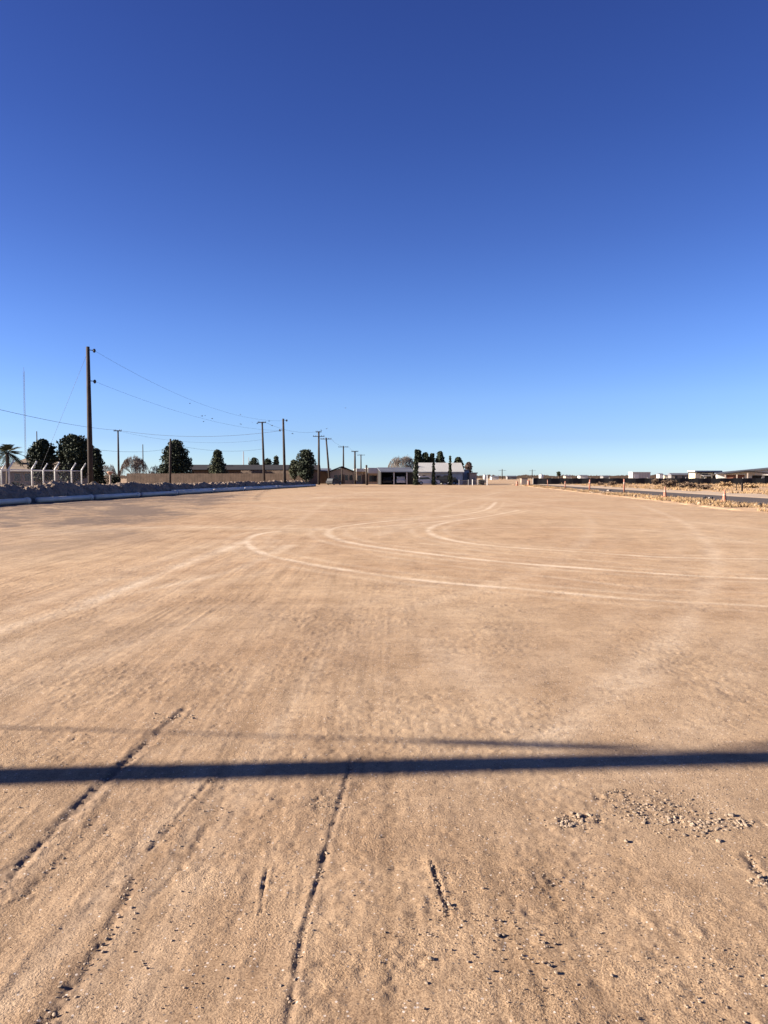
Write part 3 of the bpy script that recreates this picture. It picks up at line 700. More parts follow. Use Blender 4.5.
def palm(px, d, top, label):
    x = gx(px, d); H = hz(top, d) - .7
    t = thing('palm_tree', label, 'palm tree', (x, d, 0))
    MB().tube([(0, 0, -.2), (.05, 0, H * .5), (0, 0, H)], [.22, .18, .17], 10).build('trunk', M['bark'], t, smooth=True)
    mb = MB()
    for k in range(52):
        a = k * 2.4; el = random.uniform(-.6, 1.2); L = random.uniform(1.3, 1.75)
        prev = None; dirv = Vector((math.cos(a) * math.cos(el), math.sin(a) * math.cos(el), math.sin(el)))
        side = Vector((-math.sin(a), math.cos(a), 0)); pts = []
        for i in range(7):
            u = i / 6; pts.append(Vector((0, 0, H)) + dirv * L * u + Vector((0, 0, -.55 * u * u)))
        for i in range(6):
            mb.tube([pts[i], pts[i + 1]], .02, 3, False)
            if i > 1:
                for s in (1, -1):
                    for w in (0, .5):
                        p = pts[i].lerp(pts[i + 1], w); q = p + side * s * .5 + dirv * .28 - Vector((0, 0, .12))
                        mb.add([p - dirv * .05, p + dirv * .06, q], [(0, 1, 2)])
    mb.build('fronds', M['palm'], t)
palm(8, 75, 446, 'small fan palm at the left edge, in front of the tan hipped roof')
def bare(px, d, top, base_py, wpx, label, depth=6, cat='tree', name='bare_tree'):
    x = gx(px, d); H = hz(top, d); W = wpx * d / F
    t = thing(name, label, cat, (x, d, 0), 0, 'leafless trees'); tr = MB(); tw = MB()
    def grow(p, dr, L, r, lv):
        q = p + dr * L
        rr = math.hypot(q.x, q.y) / (W * .55); q.z = min(q.z, bz + (H - bz) * (math.sqrt(max(.05, 1 - .8 * rr * rr)) + random.uniform(-.12, .02)))
        if lv == 0 or r < .03: tw.tube([p, q], [max(r, .016), .009], 3, False)
        else: tr.tube([p, q], [r, r * .7], 5, False)
        if lv >= depth: return
        for k in range(4 if lv else 6):
            nd_ = (dr + Vector((random.uniform(-1, 1), random.uniform(-1, 1), random.uniform(-.35, .7))) * .75).normalized()
            grow(q if k < 3 else p.lerp(q, .6), nd_, L * random.uniform(.6, .8), r * .6, lv + 1)
    bz = max(0.8, hz(base_py, d) * .5)
    tr.tube([(0, 0, -.1), (0, 0, bz)], [.15, .11], 7)
    s = (H - bz) * .34 / 1.5
    for k in range(5):
        a = k * 1.26; dr = Vector((math.cos(a) * .7 * W / (H - bz + .1), math.sin(a) * .7, 1)).normalized()
        grow(Vector((0, 0, bz)), dr, s * 1.5, .06, 1)
    tr.build('trunk', M['bark'], t); tw.build('twigs', M['twig'], t)
bare(135, 150, 454, 474, 24, 'bare grey-brown tree between the crossarm pole and the big round pine')
bare(108, 150, 461, 476, 14, 'small bare bush low behind the post with the rusty top', 5)
bare(156, 150, 462.5, 476, 12, 'small bare tree just left of the large dark pine', 5)
bare(402, 165, 452.5, 474, 26, 'large bare tree spreading above the grey carport roof')
def shrub(px, d, top, wpx, label, n=900, m='scrub', z0=0.05, group=None):
    x = gx(px, d); H = hz(top, d); W = wpx * d / F; t = thing('desert_shrub', label, 'shrub', (x, d, z0), 0, group)
    C = [(random.uniform(-.35, .35) * W, random.uniform(-.5, .5), random.uniform(.15, .7) * H) for _ in range(12)]
    Rr = [(W * random.uniform(.13, .22), .45, H * random.uniform(.22, .34)) for _ in C]
    V, Fc = leaves(C, Rr, n, .09, .2); npmesh('foliage', V, Fc, M[m], t)
    mb = MB()
    for c in C: mb.tube([(0, 0, 0), c], [.03, .012], 4, False)
    mb.build('stems', M['bark'], t)
for a in ((668, 105, 479.5, 20, 'broad dark desert shrub left of the others on the scrub field'), (688, 98, 481.5, 22, 'wide low dark shrub in the middle of the scrub field'), (703, 90, 484.5, 14, 'small dark shrub nearest the shoulder, right of the wide low one'),
          (612, 125, 481, 10, 'dark shrub standing between the two tall stakes and the black fence'), (655, 140, 478.5, 8, 'small upright bush against the black fence'),
          (726, 110, 481.5, 16, 'tawny shrub behind the wooden sign frame'), (750, 100, 483, 16, 'tawny shrub at the right edge of the scrub field'), (600, 135, 481.5, 9, 'dark little shrub just left of the tall stake')):
    shrub(a[0], a[1], a[2], a[3], a[4], m='scrub' if a[0] not in (726, 750) else 'drygrass', group='shrubs on the scrub field')
for a in ((22, 66, 482, 22, 'low dark bush behind the bank at the far left'), (42, 66, 482.5, 16, 'low dark bush under the rear fence post'), (98, 95, 471, 16, 'dark hedge right of the tallest pole'), (116, 110, 473.5, 14, 'dark hedge at the foot of the slim crossarm pole')):
    shrub(*a, n=1800, m='leaf', z0=0, group='dark bushes behind the bank')
def grass(name, n, xf, label, hmin, hmax, y0, y1, blades=9, zf=0.1):
    yy = y0 + (y1 - y0) * rng.random(n); xx = xf(yy, rng.random(n))
    keep = (vnoise(xx * .45, yy * .45, 97) + .5 + .25 * vnoise(xx * 2, yy * 2, 98)) > .42
    xx, yy = xx[keep], yy[keep]; n = len(xx)
    B = blades; ang = rng.random((n, B)) * 6.283; lean = .15 + .6 * rng.random((n, B)); h = (hmin + (hmax - hmin) * rng.random((n, 1)) ** 1.6) * (.6 + .6 * rng.random((n, B)))
    bx = xx[:, None] + .10 * rng.normal(size=(n, B)); by = yy[:, None] + .10 * rng.normal(size=(n, B)); w = .018 + .02 * rng.random((n, B))
    pa = ang + 1.57
    z = np.full((n, B), zf)
    v0 = np.stack([bx - np.cos(pa) * w, by - np.sin(pa) * w, z], -1); v1 = np.stack([bx + np.cos(pa) * w, by + np.sin(pa) * w, z], -1)
    v2 = np.stack([bx + np.cos(ang) * lean * h, by + np.sin(ang) * lean * h, z + h], -1)
    V = np.stack([v0, v1, v2], 2).reshape(-1, 3)
    o = npmesh(name, V, np.arange(len(V)).reshape(-1, 3), M['drygrass']); tag(o, label, 'grass', kind='stuff')
grass('dry_grass', 5200, lambda Y, u: lot_right(Y) + .4 + u * (road_n(Y) - lot_right(Y) - .8), 'straw-coloured dry grass tufts on the verge between lot and road', .06, .22, 22, 140, 12, .04)
grass('field_grass', 13000, lambda Y, u: road_f(Y) + 4.2 + u * (8 + .55 * Y), 'golden dry grass covering the scrub field before the black fence', .12, .42, 30, 150, 9, .07)
def rubble():
    n = 380; yy = 24 + 100 * rng.random(n); u = rng.random(n); xx = lot_right(yy) + .2 + u * (road_n(yy) - lot_right(yy) - .5)
    o = stones('verge_rubble', np.stack([xx, yy, np.full(n, .1)], -1), .03 + .12 * rng.random(n) ** 3, M['clod']); tag(o, 'dirt clods along the verge beside the lot', 'rubble', kind='stuff')
rubble()

# ------------------------------------------------------------------ cones, stakes, barrels on the right
def cone_():
    t = thing('traffic_cone', 'x', 'traffic cone', (0, 0, 0), 0, 'faded orange cones on the verge')
    MB().box(-.19, .19, -.19, .19, 0, .035).build('base', M['cone'], t)
    MB().lathe([(.145, .035), (.13, .06), (.112, .2), (.095, .32), (.07, .5), (.048, .68), (.035, .74), (.028, .745)], 18).build('cone_body', M['cone'], t, smooth=True)
    MB().lathe([(.099, .34), (.0815, .46)], 18).build('band', M['reflect'], t, smooth=True)
    return t
c0 = cone_(); c0.location = (gx(724.5, 45.5), 45.5, .10); c0['label'] = 'faded orange traffic cone nearest the right edge, on the grassy verge'
dup(c0, (gx(665, 57), 57, .10), 'faded orange traffic cone on the verge left of the nearest one')
def stake(px, d, top, label, w=.05, dup_from=None):
    t = thing('survey_stake', label, 'stake', (gx(px, d), d, .05), R(random.uniform(-15, 15)), 'stakes and channelizer posts on the verge')
    h = hz(top, d)
    MB().lathe([(.16, 0), (.17, .05), (.07, .09)], 12).build('base', M['rubber'], t)
    MB().tube([(0, 0, .05), (0, 0, h * .6), (random.uniform(-.04, .04), 0, h)], [w, w * .95, w * .85], 8).build('post', M['stake'], t, smooth=True)
    MB().tube([(0, 0, h * .62), (0, 0, h * .76)], w * 1.15, 8).build('band', M['reflect'], t, smooth=True)
stake(624, 74, 479.5, 'tall thin orange post with a pale band, between the cones and the white block', .075)
stake(589.5, 84, 480, 'tall thin orange post, second from the right of the posts', .085)
stake(565, 98, 481.5, 'short orange post on the verge, left of the two tall ones', .07)
stake(547.5, 110, 480, 'faint thin pale post near the far end of the verge', .05)
def barrel(px, d, label, h=1.0, r=.28):
    t = thing('traffic_barrel', label, 'traffic barrel', (gx(px, d), d, .02), 0, 'orange barrels at the far end of the verge')
    MB().lathe([(r * 1.2, 0), (r * 1.2, .08), (r, .09), (r * .96, h * .4), (r * .9, h * .42), (r * .86, h * .8), (r * .7, h * .9), (r * .3, h)], 16).build('drum', M['cone'], t, smooth=True)
    for z in (.45, .68): MB().lathe([(r * (.915 - .06 * (z - .45)), h * z), (r * .9, h * (z + .1))], 16).build('band', M['reflect'], t, smooth=True)
barrel(528.5, 128, 'faded orange barrel at the far end of the verge beside the tan box', 1.0, .27)
barrel(517, 134, 'smaller faded barrel left of the tan box', .75, .22)
t = thing('utility_cabinet', 'tan utility box standing at the far end of the verge', 'utility box', (gx(524, 134), 134, 0))
MB().box(-.55, .55, -.4, .4, .1, 1.25).build('cabinet', M['walltan'], t); MB().box(-.6, .6, -.45, .45, 0, .1).build('plinth', M['wallgrey'], t); MB().box(-.58, .58, -.43, .43, 1.25, 1.32).build('lid', M['wallbrown'], t)
# wooden sign frame beyond the road
t = thing('wooden_post_frame', 'brown wooden post with a short side rail beyond the road at the right', 'post', (gx(742, 78), 78, .1))
MB().box(-.07, .07, -.07, .07, 0, .85).build('post', M['wood_pole'], t); MB().box(-.62, -.071, -.03, .03, .68, .76).build('rail', M['wood_pole'], t); MB().box(-.62, -.55, -.035, .035, 0, .679).build('short_leg', M['wood_pole'], t)
for px, d, s, m, l in ((705, 53, .15, 'dark', 'dark lump of debris on the verge, left of the nearest cone'), (709.5, 52, .11, 'rock', 'white chunk of rubble between two dark lumps on the verge'), (712, 52.5, .12, 'dark', 'small dark lump right of the white chunk on the verge'),
                       (760, 39.5, .13, 'dark', 'dark stone on the verge at the right edge'), (609, 78, .2, 'rock', 'pale boulder on the verge between the two tall posts'), (596, 83, .2, 'dark', 'dark stone at the foot of the second tall post')):
    o = stones('rubble_chunk', np.array([(0, 0, 0.)]), np.array([s]), M[m]); o.location = (gx(px, d), d, .12 + s * .3); tag(o, l, 'rubble')
# post with rusty top behind the bank
t = thing('short_post', 'short pale post with a wider rusty cap behind the bank, right of the tallest pole', 'post', (gx(110.5, 74), 74, 0))
MB().tube([(0, 0, 0), (0, 0, 1.75)], .09, 8).build('shaft', M['walltan'], t); MB().lathe([(.1, 1.75), (.3, 1.98), (.3, 2.06), (.06, 2.1)], 12).build('cap', M['tanpost'], t)
for px, d, h, l in ((487.2, 140, 1.7, 'white post at the end of the low fence, left of the open horizon'), (472.5, 140, 1.0, 'short white post in front of the tan shed')):
    t = thing('white_post', l, 'post', (gx(px, d), d, 0)); MB().tube([(0, 0, 0), (0, 0, h)], .085, 8).build('shaft', M['white'], t); MB().lathe([(.11, h), (.11, h + .05), (.05, h + .1)], 8).build('cap', M['white'], t)

# ------------------------------------------------------------------ black fence at the back right, board fence at the left
def black_fence():
    d = 152; x0 = gx(533, d); x1 = 135.0; h = 1.25
    t = thing('screened_fence', 'long low fence wrapped in black windscreen fabric across the right background', 'fence', (0, d, 0))
    mb = MB(); n = 120
    for k in range(n):
        a, b = x0 + (x1 - x0) * k / n, x0 + (x1 - x0) * (k + 1) / n
        w0, w1 = .06 * math.sin(k * 1.3), .06 * math.sin((k + 1) * 1.3)
        hh0, hh1 = h + .05 * math.sin(k * 2.1), h + .05 * math.sin((k + 1) * 2.1)
        mb.add([(a, w0, 0.05), (b, w1, 0.05), (b, w1, hh1), (a, w0, hh0), (a, w0 + .02, 0.05), (b, w1 + .02, 0.05), (b, w1 + .02, hh1), (a, w0 + .02, hh0)], [(0, 1, 2, 3), (7, 6, 5, 4), (3, 2, 6, 7)])
    mb.build('windscreen', M['screen'], t)
    p = MB().tube([(0, 0, 0), (0, 0, h + .12)], .04, 6)
    q = p.build('post', M['galv'], t, (x0, .12, 0))
    for k in range(1, 28):
        c = q.copy(); COL.objects.link(c); c.parent = t; c.location = (x0 + (x1 - x0) * k / 28, .12, 0)
black_fence()
def board_fence(px0, d0, px1, d1, h, label, px_m='board'):
    a = Vector((gx(px0, d0), d0, 0)); b = Vector((gx(px1, d1), d1, 0)); L = (b - a).length
    t = thing('board_fence', label, 'fence', a, math.atan2(b.y - a.y, b.x - a.x))
    mb = MB(); x = 0
    while x < L:
        hh = h + random.uniform(-.03, .03); mb.box(x, x + .135, -.012, .012, .03, hh); x += .15
    mb.build('boards', M[px_m], t)
    MB().box(0, L, .013, .06, .4, .49).box(0, L, .013, .06, h - .4, h - .31).build('rails', M['board'], t)
    p0 = None
    for k in range(int(L / 2.5) + 1):
        if p0 is None: p0 = MB().box(-.05, .05, .061, .16, 0, h).build('post', M['board'], t)
        else: c = p0.copy(); COL.objects.link(c); c.parent = t; c.location = (k * 2.5, 0, 0)
board_fence(127, 136, 308, 131, 2.13, 'long brown board fence behind the bank, left half of the background')
board_fence(241, 144, 296, 141, 2.7, 'taller lighter board fence just left of the bushy pine, behind the long brown one')

# ------------------------------------------------------------------ buildings
def window(parent, x, z, w, h, y, m='glass', name='window'):
    f = MB().box(x - w / 2 - .05, x + w / 2 + .05, y - .05, y - .003, z - .05, z + h + .05).build(name, M['walltan'], parent)
    MB().box(x - w / 2, x + w / 2, y - .06, y - .052, z, z + h).build('pane', M[m], f)
    return f
def hip_house():
    d = 96; x0, x1 = gx(-4, d), gx(86, d); w = x1 - x0
    t = thing('house', 'house with a tan hipped roof and grey walls behind the palm and round evergreens', 'house', (x0, d, 0), R(6))
    MB().box(0, w, 0, 5.5, 0, 2.35).build('wall', M['wallgrey'], t)
    e = .5; z = 2.35; r = hz(456.3, d)
    p = [(-e, -e, z), (w + e, -e, z), (w + e, 5.5 + e, z), (-e, 5.5 + e, z), (3.2, 2.8, r), (w - 2.6, 2.8, r)]
    q = [(a, b, c - .18) for a, b, c in p[:4]]
    rf = MB().add(p + q, [(0, 1, 5, 4), (2, 3, 4, 5), (1, 2, 5), (3, 0, 4), (0, 6, 7, 1), (1, 7, 8, 2), (2, 8, 9, 3), (3, 9, 6, 0), (6, 9, 8, 7)]).build('roof', M['rooftan'], t)
    MB().box(gx(21, d) - x0 - .25, gx(21, d) - x0 + .25, .9, 1.4, 2.6, 3.35).build('vent', M['dark'], rf)
    for px in (17, 29, 50, 62, 76): window(t, gx(px, d) - x0, 1.0, 1.3 if px != 17 else .8, .95, 0)
    MB().box(gx(38, d) - x0 - .5, gx(38, d) - x0 + .5, -.05, -.003, 0, 2.05).build('door', M['wallbrown'], t)
hip_house()
def long_dark():
    d = 158; x0, x1 = gx(192, d), gx(318, d); w = x1 - x0; h = hz(464.8, d)
    t = thing('long_building', 'long low building with a dark flat roof behind the brown board fence', 'building', (x0, d, 0), R(6))
    MB().box(0, w, 0, 11, 0, h - 1.05).build('wall', M['wallbrown'], t)
    MB().prismx([(-1.2, h - 1.15), (-1.2, h - 1.0), (5.5, h + .1), (12, h - .6), (12, h - .9)], -.6, w + .5).build('roof', M['roofdark'], t)
    wb = gx(241, d) - x0
    for k in range(4): window(t, 1.5 + k * 2.1, 1.1, 1.1, 1.0, 0)
    MB().box(wb - 1.2, wb - .2, -.05, -.003, 0, 2.1).build('door', M['roofdark'], t)
    MB().box(6, 6.6, 3.6, 4.2, h - .3, h + .35).build('roof_vent', M['dark'], t)
long_dark()
def gable_house():
    d = 166; x0, x1 = gx(330, d), gx(355, d); w = x1 - x0; e = hz(472, d); r = hz(467.2, d)
    t = thing('house', 'beige house with a low dark gable facing the lot, behind the poles', 'house', (x0, d, 0), R(6))
    MB().prism([(0, 0), (w, 0), (w, e), (w * .48, r - .15), (0, e)], 0, 9).build('wall', M['walltan'], t)
    c = w * .48
    MB().prism([(-.5, e - .25), (c, r), (w + .5, e - .35), (w + .5, e - .05), (c, r + .22), (-.5, e + .05)], -.8, 9.5).build('roof', M['roofdark'], t)
    for px in (336, 340, 346.5, 351): window(t, gx(px, d) - x0, .8, .7, 1.1, 0)
    MB().box(gx(343, d) - x0 - .45, gx(343, d) - x0 + .45, -.05, -.003, 0, 2.05).build('door', M['wallbrown'], t)
gable_house()
def carport_left():
    d = 172; x0, x1 = gx(316, d), gx(331, d); w = x1 - x0; h = hz(468, d)
    t = thing('carport', 'open carport with a blue-grey roof left of the gabled house', 'carport', (x0, d, 0), R(6))
    MB().prismx([(-.4, h - .75), (-.4, h - .6), (6, h), (6, h - .15)], -.2, w + .2).build('roof', M['roofgrey'], t)
    MB().box(0, w, 5.6, 5.8, 0, h - .3).build('wall', M['wallbrown'], t)
    for x in (.1, w - .1): MB().box(x - .08, x + .08, -.2, -.04, 0, h - .72).build('post', M['white'], t)
carport_left()
def car(x, y, rz, m, label, name='parked_car', group='vehicles parked before the far buildings', s=1.0):
    t = thing(name, label, 'car', (x, y, .02), rz, group); t.scale = (s, s, s)
    body = [(-2.2, .35), (-2.25, .75), (-2.1, .95), (1.0, 1.0), (2.0, .9), (2.25, .65), (2.2, .32)]
    b = MB().prism(body, -.88, .88).build('body', M[m], t)
    MB().prism([(-2.0, .96), (-1.75, 1.45), (-1.4, 1.62), (.1, 1.62), (.95, 1.0)], -.78, .78).build('cabin', M[m], t)
    MB().prism([(-1.72, 1.05), (-1.55, 1.4), (.02, 1.5), (.55, 1.05)], -.79, .79).build('side_window', M['glass'], t)
    MB().add([(.98, -.7, 1.02), (.98, .7, 1.02), (.16, .68, 1.6), (.16, -.68, 1.6)], [(0, 1, 2, 3)]).build('windscreen', M['glass'], t)
    for sx in (-1.35, 1.4):
        for sy in (-.8, .8):
            w = MB().tube([(sx, sy - .1, .34), (sx, sy + .1, .34)], .34, 16).build('wheel', M['rubber'], t)
            MB().tube([(sx, sy - .11, .34), (sx, sy + .11, .34)], .19, 12).build('rim', M['galv'], w)
    for sy in (-.65, .65):
        MB().box(2.15, 2.27, sy - .15, sy + .15, .66, .8).build('headlight', M['reflect'], t)
    return t
car(gx(334, 147), 147, R(62), 'carblack', 'black car parked at the foot of the leaning pole', s=.8)
def white_fascia():
    d = 160; x0, x1 = gx(357, d), gx(380.5, d); w = x1 - x0; h = hz(467.8, d)
    t = thing('store_building', 'low white-fronted building with a porch, between the short dark pole and the grey carport', 'building', (x0, d, 0), R(6))
    MB().box(0, w, 2.2, 9, 0, h - .8).build('wall', M['walltan'], t)
    MB().box(gx(368, d) - x0, w + .1, -.1, 9.1, h - 1.15, h).build('fascia', M['wallwhite'], t)
    MB().box(-.1, gx(368, d) - x0 - .01, .6, 9.1, h - .8, h - .15).build('side_fascia', M['wallwhite'], t)
    MB().box(w - .3, w, 0, .3, 0, h - 1.16).build('porch_post', M['white'], t)
    for px in (360, 372, 376): window(t, gx(px, d) - x0, .5, .8, 1.3, 2.2)
    MB().box(gx(365, d) - x0 - .4, gx(365, d) - x0 + .4, 2.14, 2.197, 0, 2.0).build('door', M['wallbrown'], t)
white_fascia()
def carport():
    d = 150; x0, x1 = gx(381.5, d), gx(414, d); w = x1 - x0; h = hz(467, d)
    t = thing('carport', 'wide open carport with a sloping grey metal roof and white posts', 'carport', (x0, d, 0), R(6))
    MB().prismx([(-.3, h - 1.05), (-.3, h - .93), (7, h), (7, h - .12)], -.2, w + .2).build('roof', M['roofgrey'], t)
    MB().box(0, w, 6.6, 6.8, 0, h - .15).build('back_wall', M['void'], t)  # shade under the roof put into the wall colour
    MB().prismx([(0, 0), (0, h - 1.06), (6.6, h - .2), (6.6, 0)], -.1, .05).build('side_wall', M['void'], t)
    MB().box(gx(408, d) - x0, w, 0.2, .35, 0, h - 1.05).build('shade_panel', M['void'], t)  # dark sheet put where this corner is only shaded
    for px in (394, 407): x = gx(px, d) - x0; MB().box(x - .1, x + .1, -.1, .1, 0, h - 1.05).build('post', M['white'], t)
    for k in range(3): MB().box(1 + k * 1.9, 1.08 + k * 1.9, 0, 6.5, h - 1.35, h - 1.2).build('beam', M['dark'], t) if False else None
carport()
car(gx(388, 153.2), 153.4, R(85), 'carblack', 'dark car under the left half of the grey carport')
car(gx(400, 153.2), 153.4, R(95), 'carwhite', 'white car under the middle of the grey carport')
def white_house():
    d = 150; x0, x1 = gx(418, d), gx(463, d); w = x1 - x0; e = hz(472, d); r = hz(463, d)
    t = thing('house', 'white-roofed house with blue-grey front, behind the three cypresses', 'house', (x0, d, 0), R(4.6))
    MB().prismx([(0, 0), (0, e - .1), (2.6, r - .2), (5.2, e - .1), (5.2, 0)], 0, w).build('wall', M['wallblue'], t)
    MB().prismx([(-.8, e - .12), (-.8, e + .05), (2.6, r + .1), (5.8, e + .05), (5.8, e - .12), (2.6, r - .1)], -.3, w + .2).build('roof', M['roofwhite'], t)
    f = gx(431.5, d) - x0
    MB().box(.05, f, -.06, -.003, .0, e - .2).build('white_front', M['wallwhite'], t)
    window(t, gx(423.8, d) - x0, .7, .55, 1.1, -.065)
    for px in (438.5, 446): window(t, gx(px, d) - x0, .9, .8, .9, 0)
    MB().box(gx(456.5, d) - x0 - 1.0, gx(456.5, d) - x0 + 1.0, -.05, -.003, 0, 2.05).build('garage_door', M['wallblue'], t)
white_house()
def wing():
    d = 154; x0, x1 = gx(463.4, d), gx(469, d); w = x1 - x0; h = hz(469.5, d)
    t = thing('shed', 'narrow blue-grey shed attached at the right end of the white-roofed house', 'shed', (x0, d, 0), R(6.5))
    MB().box(0, w, 0, 5, 0, h - .2).build('wall', M['wallblue'], t); MB().prismx([(-.2, h - .2), (-.2, h - .08), (5.2, h + .1), (5.2, h - .2)], -.05, w + .1).build('roof', M['roofgrey'], t)
wing()
def shed():
    d = 152; x0, x1 = gx(469.5, d), gx(476.8, d); w = x1 - x0; h = hz(472.5, d)
    t = thing('shed', 'small flat tan shed right of the rusty tree', 'shed', (x0, d, 0), R(4))
    MB().box(0, w, 0, 3, 0, h - .2).build('wall', M['walltan'], t); MB().box(-.15, w + .15, -.2, 3.2, h - .199, h).build('roof', M['wallgrey'], t)
    MB().box(.4, w - .4, -.04, -.003, .3, 1.3).build('door', M['wallgrey'], t)
shed()
car(gx(427.5, 144.5), 144.5, R(5), 'carwhite', 'white car in front of the white house front, left of the middle cypress')
car(gx(441, 145), 145, R(178), 'carblack', 'black car right of the middle cypress')
car(gx(448, 147), 146.8, R(170), 'carblack', 'black car half behind the right cypress', s=.9)
def picket():
    d = 142; x0, x1 = gx(459, d), gx(487, d)
    t = thing('rail_fence', 'low grey rail fence running right from the white-roofed house', 'fence', (x0, d, 0)); L = x1 - x0
    MB().box(0, L, -.02, .02, .78, .9).box(0, L, -.02, .02, .4, .48).build('rails', M['wallgrey'], t)
    mb = MB(); x = 0
    while x < L: mb.box(x, x + .05, .021, .05, .05, .85); x += .16
    mb.build('pickets', M['wallgrey'], t)
    for k in range(4): MB().box(L * k / 3 - .05, L * k / 3 + .05, -.12, -.021, 0, 1.05).build('post', M['white'], t)
picket()
shrub(481, 146, 478.5, 8, 'dark bush behind the low rail fence', m='leaf')
# tanks
def tank(px, d, wpx, top, label):
    w = wpx * d / F; h = hz(top, d); t = thing('storage_tank', label, 'tank', (gx(px, d), d, 0))
    MB().lathe([(w / 2, 0), (w / 2, h * .82), (w * .42, h * .93), (w * .15, h)], 20).build('shell', M['tank'], t, smooth=True)
    MB().lathe([(w * .1, h), (w * .1, h + .2)], 10).build('hatch', M['dark'], t)
tank(484.6, 210, 3.4, 474.6, 'small white tank above the low rail fence')
tank(541, 300, 4.5, 474.3, 'white tank on the horizon above the left part of the black fence')
def ball_tree():
    pine(558.5, 170, 471.5, 475.3, 5.2, 'small tree with a ball-shaped dark crown on a pale trunk behind the black fence', 700, name='round_tree', group=None, trunk=.2, size=.1)
ball_tree()
# right-hand buildings
def ribbed(px0, px1, d, top, label, m='ribwhite'):
    x0, x1 = gx(px0, d), gx(px1, d); h = hz(top, d)
    t = thing('metal_building', label, 'building', (x0, d, 0), R(3)); w = x1 - x0
    MB().box(0, w, 0, 4, 0, h - .15).build('wall', M[m], t); MB().box(-.15, w + .15, -.15, 4.1, h - .149, h).build('roof', M['white'], t)
    MB().box(0.5, 2.2, -.04, -.003, .1, 2.3).build('door', M['white'], t)
ribbed(632.5, 650.5, 270, 472, 'white ribbed block standing alone above the black fence')
for px0, px1, d, top, l, m in ((659, 663, 290, 473.6, 'narrow white box right of the ribbed block', 'white'), (664, 669.5, 300, 475, 'low pale hut between the narrow white box and the grey shed', 'wallcream')):
    x0, x1 = gx(px0, d), gx(px1, d); h = hz(top, d); t = thing('hut', l, 'hut', (x0, d, 0)); w = x1 - x0
    MB().box(0, w, 0, 3, 0, h - .2).build('wall', M[m], t); MB().prismx([(-.2, h - .2), (1.5, h + .1), (3.2, h - .2)], -.1, w + .1).build('roof', M['roofgrey'], t)
def grey_shed():
    d = 250; x0, x1 = gx(671, d), gx(695, d); h = hz(473.3, d); w = x1 - x0
    t = thing('shed', 'long low grey shed left of the cream building', 'shed', (x0, d, 0)); MB().box(0, w, 0, 3, 0, h - .5).build('wall', M['wallgrey'], t)
    MB().prismx([(-.4, h - .6), (-.4, h - .45), (1.5, h + .1), (3.4, h - .45), (3.4, h - .6)], -.2, w + .2).build('roof', M['roofgrey'], t)
    for k in range(3): window(t, 1.5 + k * 2.4, .9, 1, .9, 0)
grey_shed()
def cream():
    d = 200; x0, x1 = gx(695, d), gx(721, d); w = x1 - x0; h = hz(471, d)
    t = thing('cream_building', 'cream building with a flat white roof and dark eave, left of the big metal hall', 'building', (x0, d, 0), R(4))
    MB().box(0, w, 0, 3.6, 0, h - .5).build('wall', M['wallwhite'], t)
    MB().box(-.05, -.003, .02, 3.55, 0, h - .5).build('side_wall', M['wallcream'], t)  # sun-facing end: yellow of the low sun put into its colour
    MB().box(-.3, w + .3, -.3, 3.9, h - .2, h + .1).build('roof', M['wallwhite'], t)
    MB().box(-.2, w + .2, -1.2, 3.7, h - .499, h - .201).build('eave', M['roofdark'], t)
    for px in (703, 715): window(t, gx(px, d) - x0, .4, 1.1, 1.4, 0)
    MB().prismx([(-2.2, 1.6), (-2.2, 1.72), (-.01, 2.2), (-.01, 2.05)], 1.2, 3.4).build('awning', M['wallgrey'], t)
    MB().box(gx(709, d) - x0 - .6, gx(709, d) - x0 + .6, -.05, -.003, 0, 2.1).build('door', M['void'], t)
cream()
def hall():
    d = 196; o = gx(717, d); th = R(-17)
    t = thing('metal_hall', 'big pale metal hall with a rising dark roof and black door openings, right edge', 'building', (o, d, 0), th)
    def lx(px): u = (px - 384) / F; return (u * d - o) / (math.cos(th) - u * math.sin(th))
    def lh(px, py): return CAMH + (HOR - py) / F * (d + lx(px) * math.sin(th))
    W = lx(850); c = lx(806); e = lh(717, 473.2); r = lh(806, 464.2)
    MB().prism([(0, 0), (W, 0), (W, e - .1), (c, r - .35), (0, e - .1)], 0, 14).build('wall', M['hallwall'], t)
    MB().prism([(-.4, e - .25), (c, r - .34), (W + .5, e - .3), (W + .5, e + .1), (c, r), (-.4, e + .1)], -1.0, 15).build('roof', M['roofslate'], t)
    a, b, g = lx(722), lx(746), lx(775)
    MB().prism([(a, lh(722, 473.6)), (b, lh(746, 470.6)), (g, lh(775, 473.5)), (g, lh(775, 474.3)), (b, lh(746, 471.8)), (a, lh(722, 474.4))], -3.0, -1.01).build('porch_roof', M['roofdark'], t)
    for px in (723.5, 735, 745.5):
        x = lx(px); MB().box(x - .12, x + .12, -2.8, -2.56, 0, lh(px, 474.6) if px < 740 else lh(px, 472)).build('porch_post', M['walltan'], t)
    MB().box(lx(726), lx(744), -.06, -.003, .1, lh(735, 475)).build('recess_wall', M['redbrown'], t)
    for px in (756.5, 769, 784):
        x = lx(px); MB().box(x - 1.1, x + 1.1, -.06, -.003, 0, lh(px, 475.4)).build('door', M['void'], t)  # black sheets: darkness inside the openings put into colour
hall()
